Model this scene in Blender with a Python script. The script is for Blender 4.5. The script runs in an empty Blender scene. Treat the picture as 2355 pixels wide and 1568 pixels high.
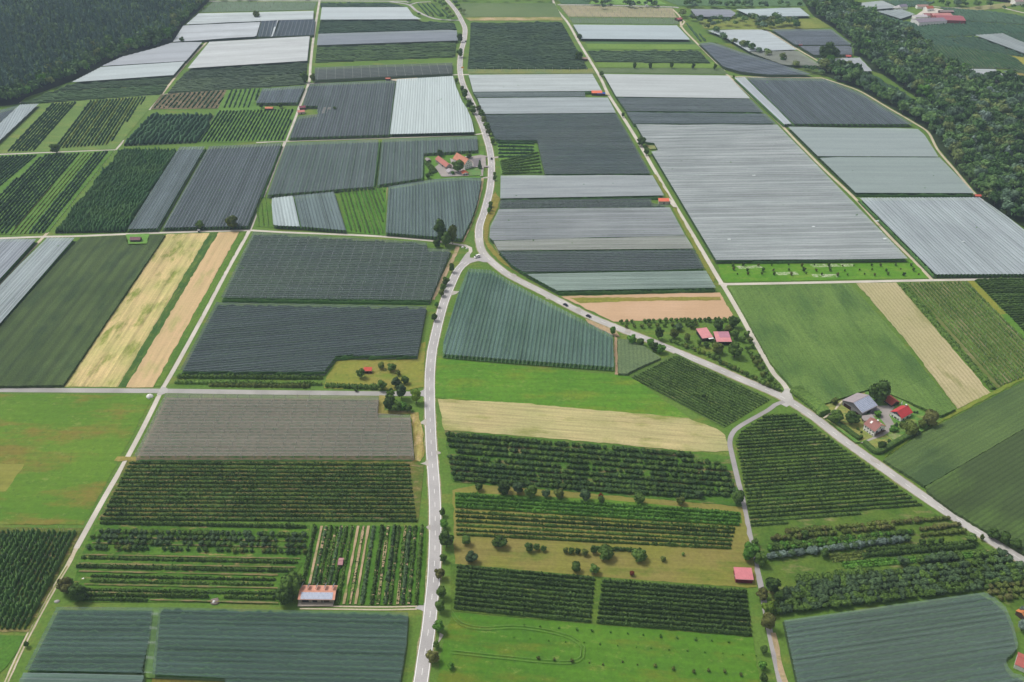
import bpy, bmesh, math, random, colorsys
import numpy as np
from mathutils import Vector
S = bpy.context.scene
C = S.collection
R = math.radians
# ------------------------------------------------------------ camera, sky, sun
CAMH = 390.0; PITCH = R(33.34); F = 2093.0
cam = bpy.data.cameras.new('camera'); cam.lens = F/2354*36; cam.sensor_width = 36
cam.clip_start = 1; cam.clip_end = 60000
co = bpy.data.objects.new('camera', cam); C.objects.link(co)
co.location = (0, 0, CAMH); co.rotation_euler = (math.pi/2-PITCH, 0, 0); S.camera = co
W = bpy.data.worlds.new('World'); S.world = W; W.use_nodes = True
nt = W.node_tree; bg = nt.nodes['Background']
sky = nt.nodes.new('ShaderNodeTexSky'); sky.sky_type = 'NISHITA'; sky.sun_disc = False
SUN_EL, SUN_AZ = R(58), R(300)
sky.sun_elevation = SUN_EL; sky.sun_rotation = SUN_AZ; sky.altitude = 800; sky.air_density = .8; sky.dust_density = 4.0
sky.ozone_density = 1.0
hsv = nt.nodes.new('ShaderNodeHueSaturation'); hsv.inputs['Saturation'].default_value = .12   # overcast: grey cloud light
nt.links.new(sky.outputs[0], hsv.inputs['Color']); nt.links.new(hsv.outputs[0], bg.inputs[0]); bg.inputs[1].default_value = 0.11
sl = bpy.data.lights.new('sun', 'SUN'); sl.energy = 1.5; sl.angle = R(14); sl.color = (1, .96, .9)
so = bpy.data.objects.new('sun', sl); C.objects.link(so)
sd = Vector((math.sin(SUN_AZ)*math.cos(SUN_EL), math.cos(SUN_AZ)*math.cos(SUN_EL), math.sin(SUN_EL)))
so.rotation_euler = sd.to_track_quat('Z', 'Y').to_euler()
S.view_settings.view_transform = 'Standard'; S.view_settings.look = 'None'
S.view_settings.exposure = 0.66; S.view_settings.gamma = 1
HAZE = 0.000085
try:
    S.cycles.max_bounces = 5; S.cycles.diffuse_bounces = 2; S.cycles.glossy_bounces = 2
    S.cycles.transparent_max_bounces = 8; S.cycles.volume_bounces = 0
except Exception: pass

# ------------------------------------------------------------ helpers
cp, sp = math.cos(PITCH), math.sin(PITCH)
def P(x, y, z=0.0):
    """bearing of a surveyed point -> world position at height z"""
    a, b = (x-1177)/F, -(y-784)/F
    dy, dz = cp+b*sp, -sp+b*cp
    t = (z-CAMH)/dz
    return np.array([a*t, dy*t, z])
def pxm(x, y):                       # survey units per metre, across, at that ground point
    p = P(x, y); return F/(p[1]*cp+CAMH*sp)
def crop(sx, sy, k): return lambda x, y: ((sx+x/k)/1.0875, (sy+y/k)/1.0875)
rng = np.random.default_rng(7); random.seed(7)
def tag(o, label=None, cat=None, group=None, kind=None):
    if label: o['label'] = label
    if cat: o['category'] = cat
    if group: o['group'] = group
    if kind: o['kind'] = kind
    return o
def link(name, me, parent=None, m=None):
    o = bpy.data.objects.new(name, me); C.objects.link(o)
    if m is not None:
        for k in (m if isinstance(m, (list, tuple)) else [m]): me.materials.append(k)
    if parent: o.parent = parent
    return o
def np_mesh(name, V, Fq, mi=None, uv=None, smooth=False):
    """V (n,3); Fq list of arrays (k,3)/(k,4)"""
    me = bpy.data.meshes.new(name)
    Fq = [np.asarray(f, dtype=np.int32) for f in (Fq if isinstance(Fq, list) else [Fq]) if len(f)]
    V = np.asarray(V, dtype=np.float32)
    me.vertices.add(len(V)); me.vertices.foreach_set('co', V.ravel())
    loops = np.concatenate([f.ravel() for f in Fq]); tot = np.concatenate([np.full(len(f), f.shape[1], np.int32) for f in Fq])
    me.loops.add(len(loops)); me.loops.foreach_set('vertex_index', loops)
    me.polygons.add(len(tot)); st = np.concatenate([[0], np.cumsum(tot)[:-1]]).astype(np.int32)
    me.polygons.foreach_set('loop_start', st); me.polygons.foreach_set('loop_total', tot)
    if mi is not None: me.polygons.foreach_set('material_index', np.asarray(mi, dtype=np.int32))
    if uv is not None:
        l = me.uv_layers.new(name='UVMap'); l.data.foreach_set('uv', np.asarray(uv, dtype=np.float32)[loops].ravel())
    me.update(calc_edges=True); me.validate()
    if smooth: me.polygons.foreach_set('use_smooth', np.ones(len(tot), bool))
    return me
class MB:
    def __init__(s): s.v = []; s.f = []; s.m = []
    def quad(s, pts, m=0):
        n = len(s.v); s.v += [tuple(p) for p in pts]; s.f.append(tuple(range(n, n+len(pts)))); s.m.append(m)
    def box(s, x0, x1, y0, y1, z0, z1, m=0):
        n = len(s.v)
        s.v += [(x, y, z) for z in (z0, z1) for x, y in ((x0, y0), (x1, y0), (x1, y1), (x0, y1))]
        for f in ((3, 2, 1, 0), (4, 5, 6, 7), (0, 1, 5, 4), (1, 2, 6, 5), (2, 3, 7, 6), (3, 0, 4, 7)):
            s.f.append(tuple(n+i for i in f)); s.m.append(m)
    def prism(s, poly, z0, z1, m=0):
        n = len(s.v); k = len(poly)
        s.v += [(x, y, z0) for x, y in poly]+[(x, y, z1) for x, y in poly]
        s.f.append(tuple(n+k+i for i in range(k))); s.m.append(m)
        for i in range(k):
            j = (i+1) % k; s.f.append((n+i, n+j, n+k+j, n+k+i)); s.m.append(m)
    def cyl(s, x, y, z0, z1, r, n=8, m=0, axis='z', r1=None):
        b = len(s.v); r1 = r if r1 is None else r1
        for z, rr in ((z0, r), (z1, r1)):
            for i in range(n):
                a = 2*math.pi*i/n; u, v = rr*math.cos(a), rr*math.sin(a)
                s.v.append((x+u, y+v, z) if axis == 'z' else (x+u, z, y+v))
        for i in range(n):
            j = (i+1) % n; s.f.append((b+i, b+j, b+n+j, b+n+i)); s.m.append(m)
        s.f.append(tuple(b+n+i for i in range(n))); s.m.append(m)
        s.f.append(tuple(b+i for i in reversed(range(n)))); s.m.append(m)
    def build(s, name, m, parent=None):
        me = bpy.data.meshes.new(name); me.from_pydata(s.v, [], s.f)
        me.polygons.foreach_set('material_index', s.m)
        bm = bmesh.new(); bm.from_mesh(me); bmesh.ops.recalc_face_normals(bm, faces=bm.faces); bm.to_mesh(me); bm.free()
        return link(name, me, parent, m)
# ------------------------------------------------------------ materials
KA = 0.80
def lin(h, k=None):
    c = h if not isinstance(h, str) else [int(h[i:i+2], 16)/255 for i in (1, 3, 5)]
    c = [(v/12.92 if v <= .04045 else ((v+.055)/1.055)**2.4)*(KA if k is None else k) for v in c]
    return (*c, 1)
_mc = {}
class NT:
    def __init__(s, name):
        s.mat = bpy.data.materials.new(name); s.mat.use_nodes = True; s.t = s.mat.node_tree
        s.b = s.t.nodes['Principled BSDF']; s.b.inputs['Roughness'].default_value = .85
        s.b.inputs['Specular IOR Level'].default_value = .2
        s.tc = s.t.nodes.new('ShaderNodeTexCoord')
    def n(s, typ, **kw):
        q = s.t.nodes.new(typ)
        for k, v in kw.items(): setattr(q, k, v)
        return q
    def l(s, a, b): s.t.links.new(a, b)
    def val(s, sock, v):
        if hasattr(v, 'is_output') or isinstance(v, bpy.types.NodeSocket): s.l(v, sock)
        else: sock.default_value = v
    def math(s, op, a, b=0.0, clamp=False):
        q = s.n('ShaderNodeMath', operation=op, use_clamp=clamp); s.val(q.inputs[0], a); s.val(q.inputs[1], b); return q.outputs[0]
    def mapr(s, v, a, b, c, d):
        q = s.n('ShaderNodeMapRange'); s.val(q.inputs[0], v)
        for i, k in enumerate((a, b, c, d)): s.val(q.inputs[i+1], k)
        return q.outputs[0]
    def mix(s, f, a, b, mode='MIX'):
        q = s.n('ShaderNodeMix', data_type='RGBA', blend_type=mode)
        s.val(q.inputs[0], f); s.val(q.inputs[6], a); s.val(q.inputs[7], b); return q.outputs[2]
    def noise(s, scale, detail=3, vec=None, rough=.55, dist=0):
        q = s.n('ShaderNodeTexNoise'); q.inputs['Scale'].default_value = scale; q.inputs['Detail'].default_value = detail
        q.inputs['Roughness'].default_value = rough; q.inputs['Distortion'].default_value = dist
        s.l(vec if vec is not None else s.tc.outputs['Object'], q.inputs['Vector']); return q.outputs[0]
    def mapping(s, vec, rot=0, scale=(1, 1, 1), loc=(0, 0, 0)):
        q = s.n('ShaderNodeMapping', vector_type='POINT'); s.l(vec, q.inputs['Vector'])
        q.inputs['Rotation'].default_value = (0, 0, rot); q.inputs['Scale'].default_value = scale; q.inputs['Location'].default_value = loc
        return q.outputs[0]
    def rot(s, ang):                     # world xy turned so that x runs along ang
        q = s.n('ShaderNodeVectorRotate', rotation_type='Z_AXIS'); s.l(s.tc.outputs['Object'], q.inputs['Vector'])
        q.inputs['Angle'].default_value = -ang; return q.outputs[0]
def plain(hexc, rough=.8, spec=.2, k=None, var=.12, sc=.8, metal=0):
    key = ('p', hexc, rough, k, var, sc)
    if key in _mc: return _mc[key]
    g = NT('paint_'+hexc); c = lin(hexc, k)
    f = g.mapr(g.noise(sc, 4), .25, .75, 1-var, 1+var)
    g.l(g.mix(1, c, f, 'MULTIPLY'), g.b.inputs[0]); g.b.inputs['Roughness'].default_value = rough
    g.b.inputs['Specular IOR Level'].default_value = spec; g.b.inputs['Metallic'].default_value = metal
    _mc[key] = g.mat; return g.mat
def field_mat(name, c1, c2, c3=None, big=.012, fine=.6, fv=.25, ang=0, streak=0, sper=3., rows=0, rper=3.2, rcol=None, bump=0, t3=.58, bigd=4):
    """soil / grass / crop: patches c1-c2(-c3), streaks along ang, crop rows"""
    g = NT(name); v = g.rot(ang); g.mat["row_bearing"] = float(ang)
    f = g.mapr(g.noise(big, bigd, rough=.6), .38, .62, 0, 1)
    col = g.mix(f, lin(c1), lin(c2))
    if c3:
        q = g.noise(big*2.3, 5, vec=g.mapping(v, scale=(.45, 1.3, 1), loc=(37, 11, 0)), rough=.65)
        col = g.mix(g.mapr(q, t3-.07, t3+.07, 0, 1), col, lin(c3))
    if streak:
        q = g.noise(1/sper, 3, vec=g.mapping(v, scale=(.03, 1, 1)), rough=.7)
        col = g.mix(1, col, g.mapr(q, .3, .7, 1-streak, 1+streak), 'MULTIPLY')
    if rows:
        sx = g.n('ShaderNodeSeparateXYZ'); g.l(v, sx.inputs[0])
        w = g.math('SINE', g.math('MULTIPLY', g.math('ADD', sx.outputs[1], g.math('MULTIPLY', g.noise(.2, 2), .8)), 2*math.pi/rper))
        col = g.mix(g.mapr(w, -.2, .9, 0, rows), col, lin(rcol or c2))
    n2 = g.noise(fine, 5, rough=.7)
    col = g.mix(1, col, g.mapr(n2, .33, .67, 1-fv, 1+fv), 'MULTIPLY')
    if name == 'meadow':                 # tufts, clover and damp spots
        q = g.noise(.22, 6, rough=.75); col = g.mix(g.mapr(q, .56, .66, 0, .55), col, lin('#44682a'))
        q = g.noise(.13, 6, vec=g.mapping(v, scale=(1, 1.6, 1), loc=(91, 7, 3)), rough=.75); col = g.mix(g.mapr(q, .58, .68, 0, .5), col, lin('#95a052'))
    g.l(col, g.b.inputs[0])
    if bump:
        b = g.n('ShaderNodeBump'); b.inputs['Strength'].default_value = 1; b.inputs['Distance'].default_value = bump
        g.l(n2, b.inputs['Height']); g.l(b.outputs[0], g.b.inputs['Normal'])
    return g.mat
def net_mat(c, c2=None, open_=.25, seam=.35, cross=0, var=.12, period=9., seamc='#c9d2d4', valley=.3):
    """hail net: uv.x metres along the row, uv.y bays; pale seam over each post row, doubled mesh in the valley"""
    g = NT('hail_net_mesh'); uv = g.n('ShaderNodeUVMap'); sx = g.n('ShaderNodeSeparateXYZ'); g.l(uv.outputs[0], sx.inputs[0])
    u, v = sx.outputs[0], sx.outputs[1]
    col = g.mix(g.mapr(g.noise(.012, 3), .4, .6, 0, 1), lin(c), lin(c2 or c))
    # every web of net has its own age and tension
    bay = g.math('FLOOR', g.math('ADD', v, .5)); cxyz = g.n('ShaderNodeCombineXYZ'); g.l(bay, cxyz.inputs[1])
    wn = g.n('ShaderNodeTexWhiteNoise', noise_dimensions='3D'); g.l(cxyz.outputs[0], wn.inputs[0])
    col = g.mix(1, col, g.mapr(wn.outputs[0], 0, 1, 1-var, 1+var), 'MULTIPLY')
    cx2 = g.n('ShaderNodeCombineXYZ'); g.l(g.math('MULTIPLY', u, .012), cx2.inputs[0]); g.l(g.math('MULTIPLY', v, .33), cx2.inputs[1])
    col = g.mix(1, col, g.mapr(g.noise(1, 4, vec=cx2.outputs[0], rough=.75), .3, .7, 1-var*1.5, 1+var*1.5), 'MULTIPLY')
    col = g.mix(1, col, g.mapr(g.noise(.8, 4, rough=.8), .25, .75, .86, 1.14), 'MULTIPLY')
    d = g.math('ABSOLUTE', g.math('SUBTRACT', v, g.math('ROUND', v)))       # 0 at the seam, .5 in the valley
    line = g.mapr(d, .04, .14, seam, 0)
    if cross:
        du = g.math('MODULO', g.math('ADD', u, 9000), period)
        line = g.math('MAXIMUM', line, g.mapr(du, .3, .5, cross, 0))
    col = g.mix(line, col, lin(seamc))
    g.l(col, g.b.inputs[0])
    tr = g.n('ShaderNodeBsdfTransparent'); ms = g.n('ShaderNodeMixShader')
    # the mesh reads denser when it hangs double in the valleys and on the seams
    op = g.math('SUBTRACT', 1, g.mapr(d, .3, .5, open_, open_*(1-valley)))
    op = g.math('MAXIMUM', op, line); g.l(op, ms.inputs[0]); g.l(tr.outputs[0], ms.inputs[1]); g.l(g.b.outputs[0], ms.inputs[2])
    g.l(ms.outputs[0], g.t.nodes['Material Output'].inputs[0]); return g.mat
def leaf_mat(c1, c2, sc=.5, name='foliage', yellow=None):
    key = ('leaf', c1, c2, sc)
    if key in _mc: return _mc[key]
    g = NT(name); oi = g.n('ShaderNodeObjectInfo')
    geo = g.n('ShaderNodeNewGeometry')
    col = g.mix(g.mapr(g.noise(sc, 4, vec=geo.outputs['Position'], rough=.7), .3, .7, 0, 1), lin(c1), lin(c2))
    col = g.mix(1, col, g.mapr(oi.outputs['Random'], 0, 1, .82, 1.2), 'MULTIPLY')
    col = g.mix(1, col, g.mapr(g.noise(.035, 3, vec=geo.outputs['Position']), .35, .65, .85, 1.2), 'MULTIPLY')
    g.l(col, g.b.inputs[0]); g.b.inputs['Roughness'].default_value = .9
    g.b.inputs['Specular IOR Level'].default_value = .12
    _mc[key] = g.mat; return g.mat
def asphalt(c, name='asphalt'):
    key = ('as', c)
    if key in _mc: return _mc[key]
    g = NT(name); col = g.mix(g.mapr(g.noise(.05, 4), .35, .65, 0, 1), lin(c), tuple(x*.78 for x in lin(c)[:3])+(1,))
    col = g.mix(1, col, g.mapr(g.noise(1.3, 4, rough=.8), .3, .7, .88, 1.1), 'MULTIPLY')
    g.l(col, g.b.inputs[0]); g.b.inputs['Roughness'].default_value = .75; _mc[key] = g.mat; return g.mat
M_white = plain('#f2f0ec', .6, k=.9, var=.05); M_dark = plain('#26282c', .5, .4); M_wood = plain('#6a5646'); M_bark = plain('#4d4238')
M_post = plain('#b9bab2', var=.1); M_glass = plain('#39434c', .15, .6, var=.05)
# ------------------------------------------------------------ ground
EXT = 16000
verge = field_mat('meadow_verge', '#5a7d2c', '#668534', '#7a863a', big=.02, fine=.5, fv=.22, t3=.6)
gm = MB(); gm.quad([(-EXT, -3000, 0), (EXT, -3000, 0), (EXT, 30000, 0), (-EXT, 30000, 0)])
tag(gm.build('ground', verge), kind='structure')
_z = [0.02]
def nz(): _z[0] += .004; return _z[0]
RAGGED = {'meadow', 'stubble_field', 'ploughed_field', 'mown_orchard', 'bare_field', 'hedge_bank', 'dirt_strip', 'mown_grass_strip', 'dry_grass', 'beige_field', 'vineyard_floor', 'woodland_floor', 'crop_field', 'lay_by'}
def poly_obj(name, pts, m, z=None, kind='structure', world=False):
    z = nz() if z is None else z
    pp = [P(x, y) for x, y in pts] if not world else pts
    if name in RAGGED:                    # grown margins are never ruled lines
        q = []
        for i in range(len(pp)):
            a, b = np.array(pp[i][:2]), np.array(pp[(i+1) % len(pp)][:2]); L = np.linalg.norm(b-a); k = int(min(120, max(1, L/4))); nn = np.array([-(b-a)[1], (b-a)[0]])/max(L, 1e-6)
            for t in range(k): q.append(a+(b-a)*t/k+nn*(rng.normal(0, .35) if t else 0))
        pp = q
    me = bpy.data.meshes.new(name); bm = bmesh.new()
    f = bm.faces.new([bm.verts.new((p[0], p[1], z)) for p in pp]); f.normal_update()
    if f.normal.z < 0: f.normal_flip()
    bmesh.ops.triangulate(bm, faces=bm.faces); bm.to_mesh(me); bm.free()
    return tag(link(name, me, None, m), kind=kind)
def ang2(a, b):
    p, q = P(*a), P(*b); return math.atan2(q[1]-p[1], q[0]-p[0])
def clip_rows(poly, ang, spacing, phase=.5):
    """parallel lines clipped to a world polygon: list of (A, B) in world xy"""
    c, s = math.cos(ang), math.sin(ang)
    q = [(p[0]*c+p[1]*s, -p[0]*s+p[1]*c) for p in poly]
    y0, y1 = min(p[1] for p in q), max(p[1] for p in q); out = []
    y = y0+spacing*phase
    while y < y1:
        xs = []
        for i in range(len(q)):
            (ax, ay), (bx, by) = q[i], q[(i+1) % len(q)]
            if (ay <= y) != (by <= y): xs.append(ax+(y-ay)/(by-ay)*(bx-ax))
        xs.sort(); out.append((y, [(xs[i], xs[i+1]) for i in range(0, len(xs)-1, 2)])); y += spacing
    back = lambda x, y: (x*c-y*s, x*s+y*c)
    return out, back
# ------------------------------------------------------------ hedge-like rows
def hedge(A, B, h, w, seg=.9, tree=1.3, rough=.25, rs=None, gap=0.0, taper=.35, leaf=0):
    rs = rs or rng; A = np.array(A[:2], float); B = np.array(B[:2], float); L = np.linalg.norm(B-A)
    n = max(2, int(L/seg)); d = (B-A)/max(L, 1e-6); nn = np.array([-d[1], d[0]])
    t = np.linspace(0, L, n+1); ph = rs.uniform(0, 6)
    am = 1-.30*(.5+.5*np.cos(2*np.pi*t/tree+ph)); am *= 1+rs.normal(0, rough*.45, n+1)
    lw = np.interp(t, np.arange(0, L+14, 7), 1+rs.normal(0, rough*.4, len(np.arange(0, L+14, 7)))); am = am*lw
    if gap:
        g = rs.random(n+1) < gap; am[g] *= .25
    am = np.clip(am, .15, 1.7); am[0] *= .6; am[-1] *= .6
    prof = np.array([(-.5, 0), (-.56, .38), (-.5*taper*1.9, .78), (0, 1), (.5*taper*1.9, .78), (.56, .38), (.5, 0)])
    k = len(prof); off = rs.normal(0, rough*.12*w, n+1)
    cx = A[0]+d[0]*t; cy = A[1]+d[1]*t
    j = rs.normal(0, rough*.22, (n+1, k, 2))
    u = (prof[None, :, 0]+j[:, :, 0]*.8)*w*am[:, None]+off[:, None]
    z = np.maximum(0, (prof[None, :, 1]*(1+j[:, :, 1]))*h*am[:, None]); z[:, 0] = 0; z[:, -1] = 0
    V = np.stack([cx[:, None]+nn[0]*u+d[0]*j[:, :, 1]*.5, cy[:, None]+nn[1]*u+d[1]*j[:, :, 1]*.5, z], -1).reshape(-1, 3)
    i = np.arange(n)[:, None]*k+np.arange(k-1)[None, :]
    Fq = np.stack([i, i+1, i+k+1, i+k], -1).reshape(-1, 4)
    if leaf:
        m = int(L*leaf); lt = rs.uniform(0, L, m); a = np.interp(lt, t, am)
        th = rs.uniform(-.1, math.pi+.1, m); rr = rs.uniform(.85, 1.15, m)
        uu = np.cos(th)*.55*w*a*rr; zz = (.3+.72*np.sin(th))*h*a*rr
        cc = np.stack([A[0]+d[0]*lt+nn[0]*uu, A[1]+d[1]*lt+nn[1]*uu, np.maximum(zz, .1)], -1)
        s = rs.uniform(.18, .36, m)*min(w, 1.6)
        e1 = rs.normal(0, 1, (m, 3)); e1 /= np.linalg.norm(e1, axis=1)[:, None]; e2 = rs.normal(0, 1, (m, 3)); e2 -= (e2*e1).sum(1)[:, None]*e1; e2 /= np.linalg.norm(e2, axis=1)[:, None]
        e1 *= s[:, None]; e2 *= s[:, None]
        LV = np.stack([cc-e1-e2*.6, cc+e1-e2, cc+e1*.7+e2, cc-e1+e2*.8], 1).reshape(-1, 3)
        LF = (np.arange(m)[:, None]*4+np.arange(4)[None])+len(V)
        V = np.concatenate([V, LV]); Fq = np.concatenate([Fq, LF])
    return V, Fq
def join(parts):
    Vs, Fs, o = [], [], 0
    for V, f in parts: Vs.append(V); Fs.append(f+o); o += len(V)
    return np.concatenate(Vs), np.concatenate(Fs)
ORD = 'first second third fourth fifth sixth seventh eighth ninth tenth eleventh twelfth thirteenth fourteenth fifteenth sixteenth seventeenth eighteenth nineteenth twentieth'.split()
TENS = {20: 'twenty', 30: 'thirty', 40: 'forty', 50: 'fifty', 60: 'sixty', 70: 'seventy', 80: 'eighty', 90: 'ninety'}
def ordn(i):
    if i <= 20: return ORD[i-1]
    t, r = i//10*10, i % 10
    return TENS[t]+'-'+ORD[r-1] if r else TENS[t][:-1]+'ieth'
L_dark = leaf_mat('#304a22', '#5e783a', .6); L_mid = leaf_mat('#3e5c28', '#708c42', .6); L_green = leaf_mat('#447229', '#6a963c', .6)
L_row = leaf_mat('#2c4520', '#617c40', .7)
L_w1 = leaf_mat('#45643a', '#789858', .1); L_w2 = leaf_mat('#36542e', '#5f8248', .1); L_w3 = leaf_mat('#5a6e3e', '#8e9c60', .1); L_w4 = leaf_mat('#506b54', '#7e9878', .1)
L_olive = leaf_mat('#4c5c2c', '#74823e', .5); L_blue = leaf_mat('#385038', '#667e52', .5); L_silver = leaf_mat('#5c7064', '#8a9c90', .7)
L_far = leaf_mat('#28422a', '#456240', .35); L_net = leaf_mat('#3c6030', '#587c44', .4)
def rows_q(a, b, c, d, n, h, w, m, where, group, name='orchard_row', tree=1.4, leaf=3, seg=.8, gap=.0, rough=.25, cat='tree row', end='far edge', skip=(), start=1, kindw='row'):
    """n rows between the row a-b and the row d-c (survey points)"""
    A, B, Cc, D = [P(*q)[:2] for q in (a, b, c, d)]
    for i in range(n):
        if i in skip: continue
        t = i/max(1, n-1); s, e = A+(D-A)*t, B+(Cc-B)*t
        V, Fq = hedge(s, e, h*rng.uniform(.92, 1.08), w*rng.uniform(.92, 1.08), seg, tree, rough, leaf=leaf, gap=gap)
        mm = m[i] if isinstance(m, (list, tuple)) else m
        o = link(name, np_mesh(name, V, Fq), None, mm)
        tag(o, f'{ordn(i+start)} {kindw} from the {end} of {where}', cat, group)
def rows_poly(pts, ang, spacing, h, w, m, where, group, **kw):
    pw = [P(x, y) for x, y in pts]; rows, back = clip_rows(pw, ang, spacing); k = kw.pop('start', 1)
    end = kw.pop('end', 'near edge'); kind = kw.pop('kindw', 'row'); name = kw.pop('name', 'orchard_row'); cat = kw.pop('cat', 'tree row')
    skip = kw.pop('skip', ())
    if kw.pop('rev', False): rows = rows[::-1]
    for i, (y, segs) in enumerate(rows):
        if i in skip or not segs: continue
        ps = [hedge(back(x0, y), back(x1, y), h*rng.uniform(.9, 1.1), w*rng.uniform(.92, 1.1), **kw) for x0, x1 in segs if x1-x0 > 3]
        if not ps: continue
        V, Fq = join(ps); mm = m[i % len(m)] if isinstance(m, (list, tuple)) else m
        tag(link(name, np_mesh(name, V, Fq), None, mm), f'{ordn(k)} {kind} from the {end} of {where}', cat, group); k += 1
# ------------------------------------------------------------ hail nets
NETROWS = []; UNDER = {}
def under_mat(c):
    if c not in UNDER: UNDER[c] = field_mat('orchard_floor', c, c, big=.03, fine=.5, fv=.25)
    return UNDER[c]
def net(pts, i, j, m, label, sp_=3.2, zt=4.4, dip=.55, floor='#3f5433', trees=True, posts=0, hrow=3.4, floorz=True):
    far = min(P(*p)[1] for p in pts) > 850
    pw = [P(x, y, zt) for x, y in pts]; ang = ang2(pts[i], pts[j]) if not isinstance(i, float) else i
    rows, back = clip_rows(pw, ang, sp_/2, .02)
    V, Q, UV = [], [], []
    step = 9.0
    for k in range(len(rows)-1):
        (ya, sa), (yb, sb) = rows[k], rows[k+1]
        za, zb = (zt, zt-dip) if k % 2 == 0 else (zt-dip, zt)
        if len(sa) != len(sb): sa = sb = (sa if len(sa) > len(sb) else sb)
        for (a0, a1), (b0, b1) in zip(sa, sb):
            n = max(1, int((a1-a0)/step)) if not far else 1
            base = len(V)
            for t in range(n+1):
                f = t/n; xa, xb = a0+(a1-a0)*f, b0+(b1-b0)*f
                jz = 0 if far else .12*math.sin(xa*.7+ya*1.3)
                x, y = back(xa, ya); V.append((x, y, za+jz)); UV.append((xa, k*.5))
                x, y = back(xb, yb); V.append((x, y, zb+jz)); UV.append((xb, (k+1)*.5))
            for t in range(n): o = base+2*t; Q.append((o, o+2, o+3, o+1))
    me = np_mesh('net_canopy', np.array(V), np.array(Q), uv=np.array(UV))
    root = bpy.data.objects.new('hail_net', None); C.objects.link(root)
    tag(root, label, 'hail net', 'hail nets stretched over the orchards')
    link('net_canopy', me, root, m)
    if floorz: poly_obj('orchard_floor', [(p[0], p[1]) for p in pw], under_mat(floor), world=True)
    if trees:
        rr, bk = clip_rows(pw, ang, sp_ if not far else sp_*2, .02)
        for y, segs in rr:
            for x0, x1 in segs:
                if x1-x0 < 8: continue
                NETROWS.append((bk(x0+.8, y), bk(x1-.8, y), hrow, 1.7 if not far else 2.6, 2.0 if not far else 5.0))
    if posts:                               # concrete posts standing through the net
        pp = []; rr, bk = clip_rows(pw, ang, sp_*posts[1], .3)
        for y, segs in rr:
            for x0, x1 in segs:
                x = x0+.4
                while x < x1: pp.append(bk(x, y)); x += posts[0]
                pp.append(bk(x1-.3, y))
        add_posts(root, pp, zt+.35, posts[2])
    return root
def add_posts(root, pp, h, r, name='post', m=None):
    m = m or M_post
    pp = sorted(pp, key=lambda q: q[0]**2+q[1]**2)
    q = MB(); q.cyl(0, 0, 0, h, r, 5, r1=r*.8); me = bpy.data.meshes.new(name); me.from_pydata(q.v, [], q.f); me.materials.append(m)
    for x, y in pp[:100]:
        o = bpy.data.objects.new(name, me); C.objects.link(o); o.parent = root; o.location = (x, y, 0)
    if len(pp) > 100:
        q = MB()
        for x, y in pp[100:]: q.cyl(x, y, 0, h, r, 4, r1=r*.8)
        tag(q.build(name, m, root), kind='stuff')
# ------------------------------------------------------------ roads
def smooth(pts, step=4.0, tight=True):
    p = [np.array(q[:2], float) for q in pts]; p = [2*p[0]-p[1]]+p+[2*p[-1]-p[-2]]; out = []
    for i in range(1, len(p)-2):
        n = max(1, int(np.linalg.norm(p[i+1]-p[i])/step))
        for k in range(n):
            t = k/n; a, b, c, d = p[i-1], p[i], p[i+1], p[i+2]
            out.append(.5*((2*b)+(-a+c)*t+(2*a-5*b+4*c-d)*t*t+(-a+3*b-3*c+d)*t**3))
    out.append(p[-2]); return np.array(out)
def normals(c):
    d = np.gradient(c, axis=0); d /= np.linalg.norm(d, axis=1)[:, None]; return np.stack([-d[:, 1], d[:, 0]], 1)
def ribbon(name, c, w, z, m, off=0.0, kind='structure', parent=None, wob=0):
    n = normals(c); k = len(c)
    ww = w/2*(1+wob*rng.normal(0, 1, (k, 1))) if wob else w/2
    L = c+n*(off+ww); Rr = c+n*(off-ww)
    V = np.concatenate([np.c_[L, np.full(k, z)], np.c_[Rr, np.full(k, z)]]); i = np.arange(k-1)
    o = link(name, np_mesh(name, V, np.stack([i, i+k, i+k+1, i+1], 1)), parent, m); return tag(o, kind=kind) if kind else o
def dashes(c, z, m, on, offl, w, name='road_marking', off=0, rng_=None):
    s = np.r_[0, np.cumsum(np.linalg.norm(np.diff(c, axis=0), axis=1))]; q = MB(); t = 0; n = normals(c)
    while t+on < s[-1]:
        if rng_ is None or rng_[0] < t/s[-1] < rng_[1]:
            e = []
            for u in (t, t+on):
                x = np.array([np.interp(u, s, c[:, 0]), np.interp(u, s, c[:, 1])]); nn = np.array([np.interp(u, s, n[:, 0]), np.interp(u, s, n[:, 1])])
                e.append((x+nn*(off+w/2), x+nn*(off-w/2)))
            q.quad([(*e[0][1], z), (*e[1][1], z), (*e[1][0], z), (*e[0][0], z)])
        t += on+offl
    tag(q.build(name, m), kind='structure')
def wpts(p): return [P(x, y) for x, y in p]
A_main = asphalt('#c6c2c0'); A_road = asphalt('#d0ccc6'); A_track = asphalt('#e2dacc', 'concrete_track'); A_grav = field_mat('gravel', '#d6cab2', '#cabd9f', big=.1, fine=1, fv=.15)
DIRT2 = field_mat('soil', '#8f7f58', '#7b7a48', '#5d7a38', big=.15, fine=.9, fv=.2, t3=.55)
DIRT = field_mat('dirt', '#c2a888', '#a89670', '#7f8d4c', big=.04, fine=.8, fv=.15, t3=.6)
paint = plain('#f4f3ef', .5, k=1.0, var=.08, sc=2)
GRASSY = field_mat('mown_grass_strip', '#93994f', '#7f9348', '#b2a36b', big=.05, fine=.6)
DITCH = field_mat('rank_grass', '#4f7433', '#5c8339', big=.04, fine=.9, fv=.3)
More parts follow.
